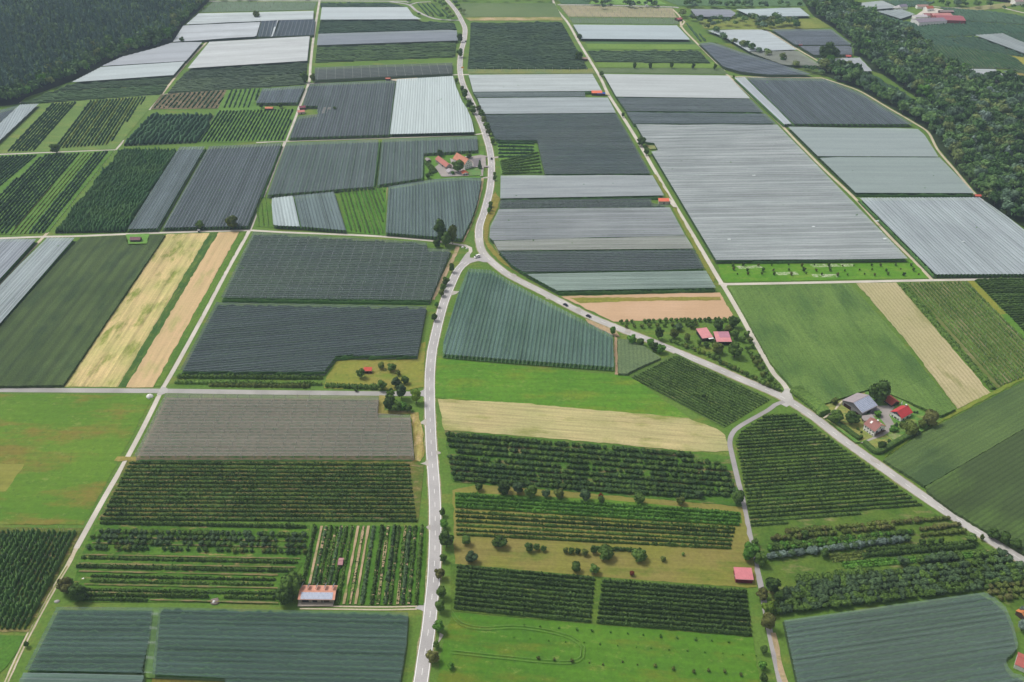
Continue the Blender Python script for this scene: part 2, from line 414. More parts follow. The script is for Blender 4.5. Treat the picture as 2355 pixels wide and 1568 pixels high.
major = [(2440, 1345), (2354, 1291), (2175, 1176), (2112, 1134), (2025, 1073), (1936, 1010), (1876, 963), (1811, 920), (1766, 898), (1702, 871), (1627, 838), (1540, 802), (1502, 786), (1440, 762), (1357, 728), (1297, 698), (1252, 674.5), (1177.5, 637), (1151, 619), (1126, 598), (1112, 583), (1104, 566), (1101, 542), (1103, 517), (1111.7, 492), (1118.7, 467), (1125, 442), (1128.5, 417), (1129.7, 392), (1129, 367), (1125.2, 342), (1118, 317), (1110, 292), (1099, 267), (1087.5, 242), (1075, 217), (1063.7, 192), (1058, 167), (1057.5, 142), (1060.5, 117), (1066.7, 92), (1069, 67), (1062.5, 50), (1048.7, 25), (1030, 3), (1012, -14)]
minor = [(958, 1600), (967, 1568), (975.3, 1511), (984.6, 1451), (991.3, 1388), (997.2, 1326), (1000.2, 1251), (1000.3, 1176), (997.5, 1109), (992, 1034), (988.8, 959), (987.8, 909), (988.3, 859), (993, 809), (998, 784), (1009, 737), (1022, 692), (1040, 648), (1054, 620), (1071, 604), (1088, 597.5), (1103, 594), (1114, 589)]
cj = smooth(wpts(major)); cn = smooth(wpts(minor))
RW = 7.2
SH = field_mat('road_shoulder', '#a39a76', '#7f8a4c', '#b8ab8c', big=.12, fine=.9, fv=.2)
ribbon('road_shoulder', cj, RW+1.8, .09, SH, wob=.05); ribbon('road_shoulder', cn, RW+1.4, .095, SH, wob=.05)
ribbon('road', cj, RW, .115, A_road); ribbon('road', cn, RW+.2, .125, A_main)
i1 = len(cj)*0.55
for c, rr in ((cn, RW+.2),):
    for sgn in (-1, 1): ribbon('road_marking', c[:-4], .3, .14, paint, off=sgn*(rr/2-.4))
up = cj[int(len(cj)*.52):]
k0 = np.argmin(np.linalg.norm(cj-P(1101, 545)[:2], axis=1)); upc = cj[k0:]
ribbon('road', upc, RW, .12, A_main)
for sgn in (-1, 1): ribbon('road_marking', upc, .34, .14, paint, off=sgn*(RW/2-.4))
dashes(cn, .145, paint, 4, 8, .2); dashes(cj, .145, paint, 4, 8, .2)
poly_obj('road', [(1098, 589), (1108, 583), (1118, 592), (1130, 603), (1112, 603), (1100, 600)], A_main, z=.13)
def track(p, w, m=A_track, z=None, step=4., strip=None, wob=0):
    c = smooth(wpts(p), step); z = z or nz()
    return ribbon('farm_track', c, w, z+.05, m, wob=wob)
T1 = [(2, 1600), (15, 1568), (60, 1471), (125, 1351), (155, 1301), (175, 1261), (222, 1176), (250, 1126.5), (282, 1071.5), (325, 991.5), (357.5, 926.5), (367, 906), (375, 891.5), (400, 849), (436, 784), (475, 712), (525, 617), (572.5, 531), (588.75, 490.5), (629, 392), (631, 385), (656, 325), (671, 290), (688.7, 245), (710, 190), (713.7, 150), (721, 85), (733.7, 7), (736, -12)]
track(T1[:6], 2.6, A_grav, wob=.05); track(T1[5:], 3.4); track(T1[17:], 3.6)
c = smooth(wpts(T1[:5])); ribbon('grass_strip', c, .8, .2, GRASSY)
track([(-60, 710), (0, 650), (50, 597), (97.5, 547.5), (110, 534)], 3.0, A_grav)
track([(265, 345), (277, 332), (283, 322)], 3); track([(342, 253), (356, 236), (372, 218)], 4); track([(372, 217), (425, 150), (472, 100), (480, 95)], 3.2, A_grav)
track([(-80, 895.5), (0, 896.5), (375, 899), (600, 902), (886, 905), (960, 905.5), (986, 905.5)], 5.4, asphalt('#b9b6b1'))
poly_obj('road', [(962, 902), (974, 896), (979, 888), (990, 885), (990, 925), (979, 921), (974, 912), (962, 908)], A_main, z=.122)
poly_obj('road', [(366, 897), (373, 889), (384, 892), (388, 898), (384, 903), (372, 908), (362, 909)], asphalt('#c6c3bd'), z=.15)
track([(-80, 549), (0, 548), (100, 544.5), (175, 543), (300, 538), (440, 533), (572, 529.5)], 3.6)
track([(572, 529.5), (661, 534.5), (863.7, 543), (1001, 554.5), (1051, 562), (1069, 564.5), (1081, 570), (1082, 578), (1073, 588), (1066, 598)], 3.4)
poly_obj('road', [(1066, 590), (1074, 580), (1081, 581), (1080, 592), (1100, 597), (1085, 601), (1062, 606), (1054, 608)], asphalt('#c6c3bd'), z=.118)
track([(-80, 356), (0, 355), (125, 350), (265, 344.5)], 3.2); track([(42, 236), (212, 227.5), (372, 217.5), (588.7, 201.3), (708.7, 192.5), (813.7, 185), (1055, 171.7)], 3.2)
track([(589, 328), (656, 325), (888.7, 317.5), (1050, 312), (1098, 309), (1112, 306)], 3.0); track([(1058, 172), (1078, 171.5)], 4)
T8 = [(1268, -10), (1275, 12), (1282.5, 25), (1307, 55), (1332.5, 100), (1377.5, 174), (1397.5, 215), (1432.5, 270), (1465, 322.5), (1505, 392), (1542.5, 457), (1602.5, 557), (1652.5, 642), (1667.5, 664.5), (1702.5, 724.5), (1735, 784), (1766, 837), (1781, 861.5), (1800, 881), (1811, 900), (1812, 918)]
track(T8, 4.0); track([(1282, 11), (1380, 12), (1535, 16), (1560, 18)], 6, A_main)
track([(1545, 20), (1563.7, 40), (1567.5, 62.5), (1600, 97.5), (1627.5, 125), (1662.5, 160), (1672, 172.5), (1766, 257.5), (1836, 330), (1896, 391), (1966, 457), (2041, 539.5), (2101, 599.5), (2141, 642)], 3.2, A_grav)
track([(1652, 652), (1668, 653.5), (1766, 652), (1966, 648), (2141, 644.5), (2354, 641), (2450, 640)], 3.8)
poly_obj('farm_track', [(1652, 642), (1662, 651), (1672, 652), (1672, 656), (1668, 664), (1658, 655)], A_track, z=.2)
track([(1672, 173), (1687.5, 176), (1766, 178), (1891, 179.5)], 3.0, A_grav)
track([(1891, 180), (1940, 196), (1981, 212), (2041, 247.5), (2101, 282.5), (2133.7, 305), (2156, 345), (2196, 392), (2241, 446), (2262, 462)], 2.8, A_grav)
track([(1802, 923), (1781, 931.5), (1766, 943), (1702.5, 979), (1684, 996), (1677.5, 1017), (1683, 1047), (1697.5, 1109), (1705, 1139), (1712.5, 1176), (1725, 1238.5), (1735, 1288.5), (1750, 1351), (1757, 1390), (1772, 1466), (1794, 1568), (1802, 1600)], 3.3, asphalt('#b5b0ae'))
poly_obj('road', [(1800, 916), (1812, 905), (1822, 916), (1822, 928), (1808, 936), (1792, 928)], A_road, z=.13)
poly_obj('road', [(1796, 905), (1806, 893), (1817, 894), (1820, 908), (1824, 918), (1806, 920)], A_road, z=.135)
track([(896, 4), (938.7, 11), (958.7, 26), (988.7, 40), (1013.7, 45), (1057, 47)], 5, A_main); track([(943, 11), (960, 6), (990, 4)], 4, A_main); track([(480, 3), (589, 2), (896, 3), (940, 5)], 6, A_main)
for o in (-1, 1):
    c = smooth(wpts([(690, 1396.5), (763.7, 1397.5), (880, 1399), (958.7, 1397.5)])); ribbon('farm_track', c, .9, .2, A_grav, off=o*.95)
poly_obj('farm_track', [(955, 1395), (968, 1390), (980, 1384), (976, 1407), (966, 1402), (955, 1400)], A_main, z=.122)
track([(889, 431), (884, 480), (881, 543)], 2.2, DIRT); track([(1109, 409), (1108, 425), (1099, 462), (1081, 517), (1063, 557)], 2.6, DIRT, wob=.12)
track([(1052, 567), (1048, 580), (1031, 614.5), (1008.7, 659.5), (993.7, 689)], 4.2, DIRT, wob=.15)
track([(1564, 62), (1573, 50), (1562, 44)], 3, A_grav); track([(1736, 56), (1766, 72), (1800, 92), (1836, 115), (1871, 135), (1901, 153)], 3, A_grav)
track([(2169, 81.5), (2354, 75), (2440, 73)], 3, GRASSY); track([(2116, 101), (2231, 111), (2290, 125), (2354, 130), (2450, 134)], 3, GRASSY)
track([(1777, 1455), (1786, 1490), (1795, 1540), (1808, 1575)], 2.6, DIRT, wob=.25)
track([(2270, 10), (2354, 30), (2450, 52)], 5, A_track); track([(2130, 14), (2180, 18), (2270, 20)], 4, A_track)
# lay-bys and field entrances
for q in ([(964, 973), (975, 965), (982, 962), (982, 980), (972, 975), (964, 976)], [(966, 1066), (976, 1063), (984, 1056), (986, 1073), (978, 1069)], [(1001, 904), (1013, 906), (1012, 910), (1000, 912)],
          [(1003, 1036), (1013, 1040), (1013, 1043), (1004, 1046)], [(979, 1212), (989, 1206), (990, 1219), (984, 1217)], [(1056, 670), (1049, 676), (1036, 680), (1040, 669)], [(2012, 1057), (2024, 1062), (2022, 1069), (2003, 1061), (2000, 1052)],
          [(1180, 629), (1188, 633), (1184, 637), (1173, 632)], [(1331, 706), (1337, 711), (1334, 718), (1322, 712)], [(1253, 686), (1262, 690), (1257, 683)], [(1440, 756), (1450, 760), (1449, 768), (1436, 764)],
          [(1011, 1455), (1020, 1460), (1016, 1467), (1007, 1480)], [(1110, 408), (1125, 406), (1125, 409), (1108, 411)], [(1128, 362), (1146, 360), (1146, 363), (1130, 365)], [(1430, 101), (1441, 103), (1446, 108), (1436, 108)]):
    poly_obj('lay_by', q, asphalt('#c6bfb4', 'lay_by'))
# ------------------------------------------------------------ open fields
def lush(h, f=.9, sat=1.22):
    """late summer green: a little deeper and yellower than surveyed"""
    if not isinstance(h, str): return h
    r, g, b = [int(h[i:i+2], 16)/255 for i in (1, 3, 5)]; H, S_, V = colorsys.rgb_to_hsv(r, g, b)
    if not .16 < H < .45: return h
    return colorsys.hsv_to_rgb(H-(.022 if S_ > .35 else 0), min(1, S_*sat), V*f)
def fd(name, pts, *a, **k):
    if 'rcol' in k: k['rcol'] = lush(k['rcol'])
    return poly_obj(name, pts, field_mat(name, *[lush(q) for q in a], **k))
V1 = ang2((436, 784), (572, 531)); V2 = ang2((1505, 392), (1652, 642)); V3 = ang2((1896, 391), (2101, 600)); H1 = ang2((412, 859), (742, 861))
fd('meadow', [(-90, 906), (362, 909), (345, 925), (192, 1207), (-110, 1205)], '#5f8f38', '#6f9a40', '#8d9048', big=.014, fine=.25, fv=.12, ang=H1, streak=.08, sper=3, t3=.56)
fd('bare_field', [(-70, 1067), (56, 1068), (13, 1130), (-100, 1130)], '#8e9a52', '#9aa35a', big=.04, fine=.4, fv=.08, ang=H1, streak=.12)
fd('meadow', [(1007, 823), (1150, 838), (1412, 862), (1450, 866), (1590, 965), (1300, 940), (1001, 915), (1002, 860)], '#5c943a', '#699f3f', '#75993f', big=.02, fine=.3, fv=.18, ang=H1, streak=.12, sper=4)
stub = dict(big=.02, fine=.7, fv=.12, streak=.22, sper=2.0)
fd('stubble_field', [(1006, 917), (1180, 926), (1400, 945), (1582, 961), (1590, 966), (1647, 986), (1667, 1001), (1675, 1037), (1582, 1039), (1390, 1018), (1177, 1001), (1022, 989), (1014, 950)], '#c3b582', '#b0ac76', '#98a465', ang=ang2((1177, 931), (1582, 961)), **stub)
fd('stubble_field', [(384, 539), (482, 536), (272, 890), (148, 890)], '#d6bf88', '#bdb675', '#8fa258', ang=V1, big=.03, fine=.6, fv=.12, streak=.32, sper=4.0, t3=.58)
fd('hedge_bank', [(482, 536), (502, 535), (290, 890), (271, 890)], '#3f6b34', '#557c3b', '#6f8a48', big=.05, ang=V1, streak=.25)
fd('ploughed_field', [(503, 534.5), (551, 533), (352, 891), (290, 891)], '#d9b88c', '#ceb485', '#b5ad70', ang=V1, big=.02, fine=.6, fv=.08, streak=.12, sper=3, t3=.62)
fd('meadow', [(553, 533), (568, 532), (372, 888), (354, 890)], '#5b8a3d', '#6b9242', big=.03, streak=.15, ang=V1)
fd('meadow', [(776, 829), (804, 826), (960, 826), (968, 790), (978, 786), (974, 890), (940, 897), (745, 893), (750, 868)], '#93a052', '#a3a65c', '#7f9a4a', big=.03, fine=.4, fv=.15)
fd('ploughed_field', [(1290, 682), (1470, 677), (1655, 673), (1688, 733), (1550, 735), (1410, 740), (1340, 706)], '#d2b08e', '#cba985', ang=H1, big=.02, fine=.6, fv=.05, streak=.05)
fd('meadow', [(1308, 685), (1655, 683), (1658, 691), (1440, 693), (1334, 698)], '#a3a258', '#8f9a4e', big=.03, ang=H1, streak=.2)
fd('meadow', [(1648, 603), (2096, 598), (2135, 640), (1760, 647), (1672, 650), (1658, 640)], '#5f9c38', '#6ba53f', '#7dab4c', big=.03, fine=.3, fv=.15)
fd('wildflower_patch', [(1690, 612), (1745, 611), (1755, 616), (1700, 619)], '#6ba53f', '#d5dcc0', big=.3, fine=1.2)
fd('wildflower_patch', [(1780, 627), (1830, 625), (1838, 632), (1790, 633)], '#6ba53f', '#d0d8ba', big=.3, fine=1.2)
fd('wildflower_patch', [(1860, 608), (1960, 607), (1965, 613), (1870, 615)], '#6ba53f', '#cfd8b8', big=.3, fine=1.2)
fd('wildflower_patch', [(1865, 631), (1930, 631), (1925, 638), (1870, 638)], '#6ba53f', '#d5dcc0', big=.3, fine=1.2)
fd('meadow', [(1040, 1408), (1180, 1420), (1360, 1436), (1730, 1465), (1752, 1600), (1000, 1600), (1015, 1500), (1030, 1440)], '#548a34', '#5f933a', '#71893a', big=.018, fine=.35, fv=.16, ang=ang2((1044, 1400), (1727, 1464)), streak=.1, sper=3)
fd('mown_orchard', [(1040, 1128), (1100, 1112), (1500, 1148), (1706, 1166), (1722, 1240), (1735, 1300), (1740, 1350), (1716, 1352), (1370, 1326), (1046, 1298)], '#8c9650', '#9c9c5c', '#728a42', big=.025, fine=.5, fv=.14, ang=ang2((1047, 1230), (1690, 1265)), streak=.15, sper=2.5, t3=.6)
fd('orchard_floor', [(1046, 1132), (1400, 1150), (1702, 1178), (1706, 1204), (1400, 1180), (1046, 1163)], '#578a35', '#6a973f', big=.05)
fd('orchard_floor', [(1036, 1296), (1370, 1326), (1716, 1352), (1730, 1465), (1370, 1437), (1036, 1405)], '#527a34', '#6a8a40', '#8f8c55', big=.05, t3=.66)
fd('mown_orchard', [(1022, 990), (1600, 1040), (1676, 1050), (1706, 1165), (1500, 1148), (1040, 1108)], '#4c7a35', '#5d8a3c', '#857a50', big=.04, t3=.58)
fd('orchard_floor', [(296, 1052), (945, 1058), (975, 1070), (962, 1200), (225, 1196)], '#587b38', '#7f8248', '#8f7f58', big=.08, t3=.6)
fd('mown_orchard', [(270, 1050), (955, 1053), (960, 1062), (262, 1060)], '#a09450', '#8f9048', big=.1)
fd('dry_grass', [(944, 950), (962, 948), (972, 990), (975, 1048), (965, 1062), (954, 1058), (950, 1000)], '#ada35f', '#a3a056', '#c0a878', big=.06, streak=.2, ang=V1)
fd('dry_grass', [(872, 909), (886, 910), (884, 944), (945, 946), (944, 952), (866, 953)], '#a69b5a', '#93984d', '#bda37c', big=.06)
fd('orchard_floor', [(222, 1197), (712, 1208), (700, 1290), (640, 1385), (160, 1385), (182, 1290)], '#4f7f35', '#5f8a3a', '#a08a5c', big=.1, t3=.64, ang=ang2((188, 1279), (685, 1290)), streak=.25, sper=3)
fd('orchard_floor', [(718, 1206), (980, 1212), (974, 1392), (770, 1392), (776, 1344), (684, 1344)], '#4d8033', '#5c8c3a', big=.06)
fd('meadow', [(352, 1556), (515, 1560), (515, 1620), (340, 1620)], '#8f8c44', '#8a9048', big=.05)
fd('meadow', [(0, 1460), (58, 1462), (40, 1500), (-40, 1600), (-70, 1600), (-60, 1462)], '#56893a', '#5f9140', big=.03)
fd('bare_field', [(-80, 1212), (193, 1215), (66, 1454), (-100, 1452)], '#5f7438', '#6a7a3e', '#8a8050', big=.06, fine=.9, fv=.3, ang=H1, streak=.25, sper=3)
fd('beige_field', [(1968, 652), (2060, 650), (2278, 903), (2201, 941), (2080, 780)], '#c6b890', '#b4ac80', '#8f9a62', ang=ang2((1968, 652), (2201, 941)), big=.012, fine=1, fv=.2, rows=.4, rper=3.0, rcol='#8f9660', t3=.62)
fd('hedge_bank', [(2061, 651), (2078, 651), (2290, 893), (2276, 903)], '#5c8b3e', '#6d9444', big=.06)
fd('vineyard_floor', [(2078, 651), (2223, 647), (2420, 842), (2354, 862), (2292, 893)], '#7d8a58', '#72854c', '#968c68', ang=ang2((2078, 651), (2292, 892)), big=.03, fine=.8, fv=.2)
fd('dry_grass', [(2223, 647), (2238, 646), (2354, 765), (2354, 782)], '#93a04e', '#8a9a48', big=.05)
fd('meadow', [(2316, 722), (2354, 762), (2400, 810), (2400, 830), (2300, 724)], '#5f9440', '#6a9a44', big=.05)
fd('meadow', [(2159, 969), (2200, 942), (2294, 895), (2354, 864), (2430, 825), (2430, 845), (2354, 873), (2110, 998), (2060, 1035), (2030, 1054), (2120, 985)], '#7a9a48', '#8aa04f', big=.05)
fd('meadow', [(1766, 1282), (1915, 1262), (1920, 1290), (1870, 1318), (1800, 1328), (1778, 1310)], '#8c9a50', '#9aa45c', '#7f9548', big=.04)
fd('orchard_floor', [(1757, 953), (1828, 949), (1945, 1034), (2030, 1094), (2130, 1168), (2354, 1320), (2354, 1420), (2256, 1350), (1785, 1412), (1765, 1370), (1728, 1215), (1686, 1010)], '#557c38', '#6b8a42', '#8d8a58', big=.05, t3=.62)
fd('orchard_floor', [(1552, 812), (1772, 918), (1664, 984), (1446, 866)], '#5c7f44', '#6e8a50', '#8a8a62', big=.06, t3=.64)
fd('orchard_floor', [(780, 440), (889, 430), (884, 543), (797, 534)], '#55903a', '#659a42', big=.05)
fd('meadow', [(589, 452), (619, 455), (627, 525), (589, 521)], '#5a8a3a', '#688f42', big=.05)
fd('dirt_strip', [(1411, 770), (1419, 778), (1421, 862), (1413, 862), (1414, 845)], '#b89b7c', '#a89070', big=.08)
fd('dirt_strip', [(1345, 733), (1415, 760), (1425, 775), (1410, 773), (1352, 744)], '#c2a684', '#b09a74', big=.08)
fd('mown_grass_strip', [(1138, 440), (1150, 458), (1143, 480), (1124, 520), (1121, 552), (1142, 580), (1175, 612), (1205, 630), (1190, 628), (1150, 602), (1122, 572), (1112, 550), (1113, 515), (1126, 475)], '#94994f', '#a0a055', big=.05, streak=.2)
fd('mown_grass_strip', [(1500, 402), (1508, 402), (1545, 462), (1600, 562), (1645, 640), (1640, 650), (1622, 620), (1596, 572), (1530, 450)], '#8c9850', '#7f9548', big=.05)
JT = ang2((265, 345), (342, 252))
fd('orchard_floor', [(85, 240), (372, 217), (265, 344), (-60, 356), (-60, 325), (0, 325)], '#6c9150', '#7a9c58', '#8a9f5c', big=.03)
fd('orchard_floor', [(-60, 360), (0, 357), (262, 346), (110, 536), (-120, 544)], '#5f8f42', '#6c994c', '#55853c', big=.03)
fd('orchard_floor', [(370, 218), (524, 207), (502, 250), (346, 252)], '#7d6f58', '#65654a', '#96815f', big=.06, fine=.9, fv=.2)
fd('orchard_floor', [(522, 207), (604, 203), (583, 240), (650, 252), (684, 250), (656, 325), (452, 329), (500, 253)], '#62904a', '#72a052', big=.04)
fd('meadow', [(1142, 324), (1232, 324), (1238, 345), (1248, 401), (1151, 402)], '#5f8f48', '#72a050', big=.05)
fd('farmyard_lawn', [(973, 353), (1100, 346), (1112, 350), (1114, 405), (1100, 411), (971, 414)], '#5f9440', '#6fa04a', big=.05)
fd('crop_field', [(1056, 8), (1275, 8), (1291, 38), (1290, 40), (1068, 39)], '#7c8f62', '#6f8658', big=.012, fine=.3, fv=.08, ang=H1, streak=.08)
fd('stubble_field', [(1068, 41), (1291, 40), (1294, 47), (1080, 48)], '#c4ac84', '#97a260', big=.03, streak=.2, ang=H1)
fd('pole_field', [(1285, 12), (1545, 19), (1556, 41), (1307, 39)], '#a89f80', '#9a9874', big=.02, ang=H1, streak=.15)
fd('pole_field', [(1308, 41), (1557, 43), (1561, 56), (1317, 54)], '#7e9272', '#74896a', big=.02, ang=H1, streak=.1)
fd('pole_field', [(1074, 157), (1362, 158), (1370, 170), (1077, 170)], '#8d9a60', '#7f9468', big=.02)
fd('pole_field', [(490, 5), (728, 6), (721, 23), (462, 29)], '#7d8f78', '#72876c', big=.02)
fd('meadow', [(1342, 91), (1590, 93), (1600, 102), (1347, 101)], '#5b7f50', '#66885a', big=.03)
fd('meadow', [(1347, 101), (1601, 103), (1613, 114), (1352, 113)], '#77a052', '#82a85a', big=.02)
fd('meadow', [(1368, 140), (1640, 143), (1662, 157), (1376, 156)], '#7ba253', '#74994f', big=.02)
fd('crop_field', [(1374, 157), (1662, 158), (1673, 171), (1386, 168)], '#788a64', '#6c8059', big=.02)
fd('meadow', [(1600, 41), (1888, 41), (1910, 64), (1770, 70), (1620, 66)], '#93a35c', '#829a54', big=.02)
fd('meadow', [(1625, 62), (1767, 62), (1770, 70), (1640, 68)], '#8fa45a', '#86a058', big=.02)
fd('dry_field', [(2376, 0), (2224, -4), (2290, -10), (2340, 9), (2300, 20), (2220, 26), (2185, 22)], '#a8a478', '#9f9f70', big=.02)
fd('dry_field', [(2324, 128), (2354, 131), (2450, 141), (2450, 175), (2354, 151)], '#a8b058', '#a0a855', big=.02)
fd('dry_field', [(2330, 168), (2354, 169), (2450, 180), (2450, 200), (2354, 183)], '#a8a868', '#a0a060', big=.02)
fd('meadow', [(1370, -6), (1500, -6), (1535, 11), (1468, 12), (1355, 10)], '#7fb063', '#86b568', big=.02)
fd('crop_field', [(1280, -6), (1365, -6), (1352, 10), (1290, 9)], '#5d7d5c', '#567656', big=.02, rows=.4, rper=9, ang=V2)
fd('crop_field', [(1510, -6), (1840, -6), (1900, 4), (1880, 15), (1560, 14)], '#62805a', '#6c8a60', big=.02, rows=.3, rper=12, ang=V3)
fd('wasteland', [(1640, 96), (1700, 112), (1780, 134), (1890, 155), (1900, 172), (1870, 173), (1766, 143), (1690, 122)], '#5f7f45', '#6f8a4c', big=.05)
# the lush floor of the woods
fd('woodland_floor', [(-90, -14), (482, -14), (482, 2), (455, 28), (420, 60), (397, 98), (362, 112), (290, 129), (232, 154), (205, 170), (160, 189), (110, 208), (60, 225), (42, 240), (-90, 256)], '#2c3d24', '#38492b', big=.05)
wood_r = [(1835, -12), (1868, 36), (1912, 63), (1965, 104), (1962, 128), (1980, 133), (2006, 164), (2030, 172), (2079, 207), (2146, 250), (2120, 268), (2060, 238), (1996, 202), (1964, 172), (1930, 166), (1905, 152), (1880, 160), (1900, 176), (1981, 209), (2043, 245), (2103, 280), (2137, 303), (2160, 345), (2200, 391), (2243, 442), (2262, 462), (2354, 524), (2460, 600), (2460, 190), (2354, 195), (2245, 190), (2200, 160), (2160, 156), (2116, 104), (2050, 66), (1978, 31), (1962, 25), (1945, 8), (1920, -12)]
fd('woodland_floor', wood_r, '#2c3f24', '#3a4d2b', big=.05)
# ------------------------------------------------------------ tall crops (maize and hops stand well above the soil)
FLOOR = field_mat('orchard_floor', '#46593a', '#526440', big=.05)
def crop_block(name, pts, h, m, label, edge=1.2, top=True):
    pw = [P(x, y, h) for x, y in pts]; n = len(pw)
    if name != 'maize_crop':              # real rows of trees or hops, too many to tell apart
        a = m['row_bearing']; dist = min(q[1] for q in pw); far_ = dist > 1000; sp_ = 3.5 if not far_ else 5.5
        poly_obj('orchard_floor', pw, FLOOR, world=True); rr, bk = clip_rows(pw, a, sp_)
        V, Q = join([hedge(bk(x0, y), bk(x1, y), h, 2.3 if not far_ else 3.6, 1.8 if not far_ else 5, 3 if not far_ else 9, .45 if h < 5 else .3) for y, sg in rr for x0, x1 in sg if x1-x0 > 3])
        return tag(link(name, np_mesh(name, V, Q), None, m), label, 'crop field', kind='stuff')
    V, Fq = [], []
    # walk the outline in small ragged steps
    ring = []
    for i in range(n):
        a, b = pw[i][:2], pw[(i+1) % n][:2]; L = np.linalg.norm(b-a); k = max(1, min(160, int(L/edge)))
        for t in range(k): ring.append(a+(b-a)*t/k+rng.normal(0, .18, 2))
    me = bpy.data.meshes.new(name); bm = bmesh.new()
    tv = [bm.verts.new((p[0], p[1], h*(1+rng.uniform(-.1, .06)))) for p in ring]; bv = [bm.verts.new((p[0], p[1], 0)) for p in ring]
    f = bm.faces.new(tv); f.normal_update()
    if f.normal.z < 0: f.normal_flip()
    for i in range(len(ring)): j = (i+1) % len(ring); bm.faces.new((bv[i], bv[j], tv[j], tv[i]))
    bmesh.ops.triangulate(bm, faces=[f]); bmesh.ops.recalc_face_normals(bm, faces=bm.faces)
    bm.to_mesh(me); bm.free(); return tag(link(name, me, None, m), label, 'crop field', kind='stuff')
cm = field_mat('maize', '#4c6134', '#596e3e', '#425835', ang=V1, big=.02, fine=.9, fv=.34, streak=.2, sper=4, rows=.45, rper=10, rcol='#3a4a30', bump=1.2)
crop_block('maize_crop', [(185, 546), (288, 541), (292, 556), (296, 563), (338, 562), (344, 540), (380, 539), (145, 885), (-130, 889), (-110, 860), (0, 749)], 2.2, cm, 'dark green maize field left of the tan stubble strips')
cm2 = field_mat('maize', '#5f803a', '#719046', '#537438', ang=ang2((1966, 655), (2199, 940)), big=.012, fine=.8, fv=.28, streak=.16, sper=2, bump=1.0)
crop_block('maize_crop', [(1676, 660), (1762, 656), (1956, 652), (2066, 776), (2197, 940), (2164, 955), (2094, 925), (2046, 905), (1996, 895), (1889, 930), (1826, 896), (1772, 833)], 2.2, cm2, 'mid green maize field behind the farm with the solar barn roof')
cm3 = field_mat('maize', '#566f3e', '#667f45', '#4c653a', ang=ang2((2030, 1056), (2354, 880)), big=.01, fine=.9, fv=.25, streak=.15, sper=3, rows=.28, rper=3.0, rcol='#465d3a', bump=1.0)
crop_block('maize_crop', [(2032, 1057), (2112, 1000), (2354, 876), (2460, 820), (2460, 924), (2354, 985), (2127, 1117)], 2.2, cm3, 'grey green maize field right of the farm hedge')
cm4 = field_mat('maize', '#46592f', '#52663a', '#5f7a3c', ang=ang2((2127, 1117), (2354, 985)), big=.01, fine=.9, fv=.25, rows=.4, rper=3.2, rcol='#35452a', bump=1.0)
crop_block('maize_crop', [(2128, 1118), (2354, 986), (2460, 926), (2460, 1340), (2354, 1272), (2195, 1176), (2135, 1132)], 2.1, cm4, 'darker maize field beside the right hand road')
cm5 = field_mat('maize', '#6b8058', '#75895c', big=.03, ang=ang2((1421, 858), (1419, 780)), fine=.8, fv=.25, rows=.35, rper=3, rcol='#56694a', bump=.8)
crop_block('maize_crop', [(1420, 779), (1449, 780), (1483, 797), (1520, 822), (1478, 840), (1440, 859), (1421, 858)], 2.0, cm5, 'triangular maize patch beside the teal hail net')
hop = field_mat('hop_garden', '#446b4e', '#527a50', '#3a5f42', ang=V1, big=.02, fine=1.1, fv=.4, rows=.35, rper=3.4, rcol='#24402c', bump=1.6)
crop_block('hop_garden', [(345, 255), (492, 256), (450, 318), (282, 325)], 6, hop, 'dense teal green hop garden behind the smaller one')
hop2 = field_mat('hop_garden', '#4c7846', '#5c844a', '#42703e', ang=V1, big=.02, fine=1.1, fv=.4, rows=.3, rper=3.4, rcol='#2c4a2b', bump=1.6)
crop_block('hop_garden', [(277, 338), (407, 337), (285, 522), (123, 524)], 6, hop2, 'long green hop garden left of the grey striped nets')
og = dict(big=.02, fine=.7, fv=.3, bump=1.2)
crop_block('orchard_block', [(162, 191), (398, 174), (385, 190), (120, 207)], 3, field_mat('orchard_canopy', '#485f44', '#52694a', ang=H1, streak=.3, rows=.35, rper=7, rcol='#35492f', **og), 'low dark orchard strip along the forest below the pale net')
crop_block('orchard_block', [(110, 209), (384, 192), (371, 213), (44, 236), (80, 222)], 3, field_mat('orchard_canopy', '#4d6a44', '#58744c', ang=H1, streak=.3, rows=.35, rper=7, rcol='#35492f', **og), 'green orchard strip beside the forest, nearest the track')
crop_block('orchard_block', [(428, 160), (706, 142), (704, 166), (410, 180)], 3, field_mat('orchard_canopy', '#475a44', '#4c604a', ang=H1, streak=.3, rows=.3, rper=7, rcol='#35492f', **og), 'dark half of the orchard below the bright white net')
crop_block('orchard_block', [(408, 181), (704, 167), (702, 190), (384, 211)], 3, field_mat('orchard_canopy', '#536650', '#5a6e50', ang=H1, streak=.25, **og), 'lighter half of the orchard below the bright white net')
crop_block('orchard_block', [(736, 47), (900, 44), (1044, 50), (1050, 65), (731, 75)], 3, field_mat('orchard_canopy', '#3d5745', '#475f48', ang=H1, streak=.3, rows=.35, rper=7, rcol='#35492f', **og), 'dark green orchard below the farthest white net')
crop_block('orchard_block', [(736, 5), (905, 5), (930, 13), (738, 15)], 3, field_mat('orchard_canopy', '#455f4e', '#4f6850', ang=H1, **og), 'dark strip behind the farthest white net')
crop_block('orchard_block', [(728, 106), (1049, 95), (1046, 127), (725, 140)], 3, field_mat('orchard_canopy', '#4f6a42', '#5f7a4a', ang=H1, streak=.3, sper=9, rows=.6, rper=14, rcol='#30452f', big=.02, fine=.7, fv=.3, bump=1.2), 'striped green orchard between two grey nets')
crop_block('orchard_block', [(1082, 51), (1291, 48), (1352, 155), (1074, 155), (1080, 100)], 3, field_mat('orchard_canopy', '#3f5642', '#4d6546', ang=H1, streak=.25, sper=12, **og), 'wide dark green orchard right of the main road')
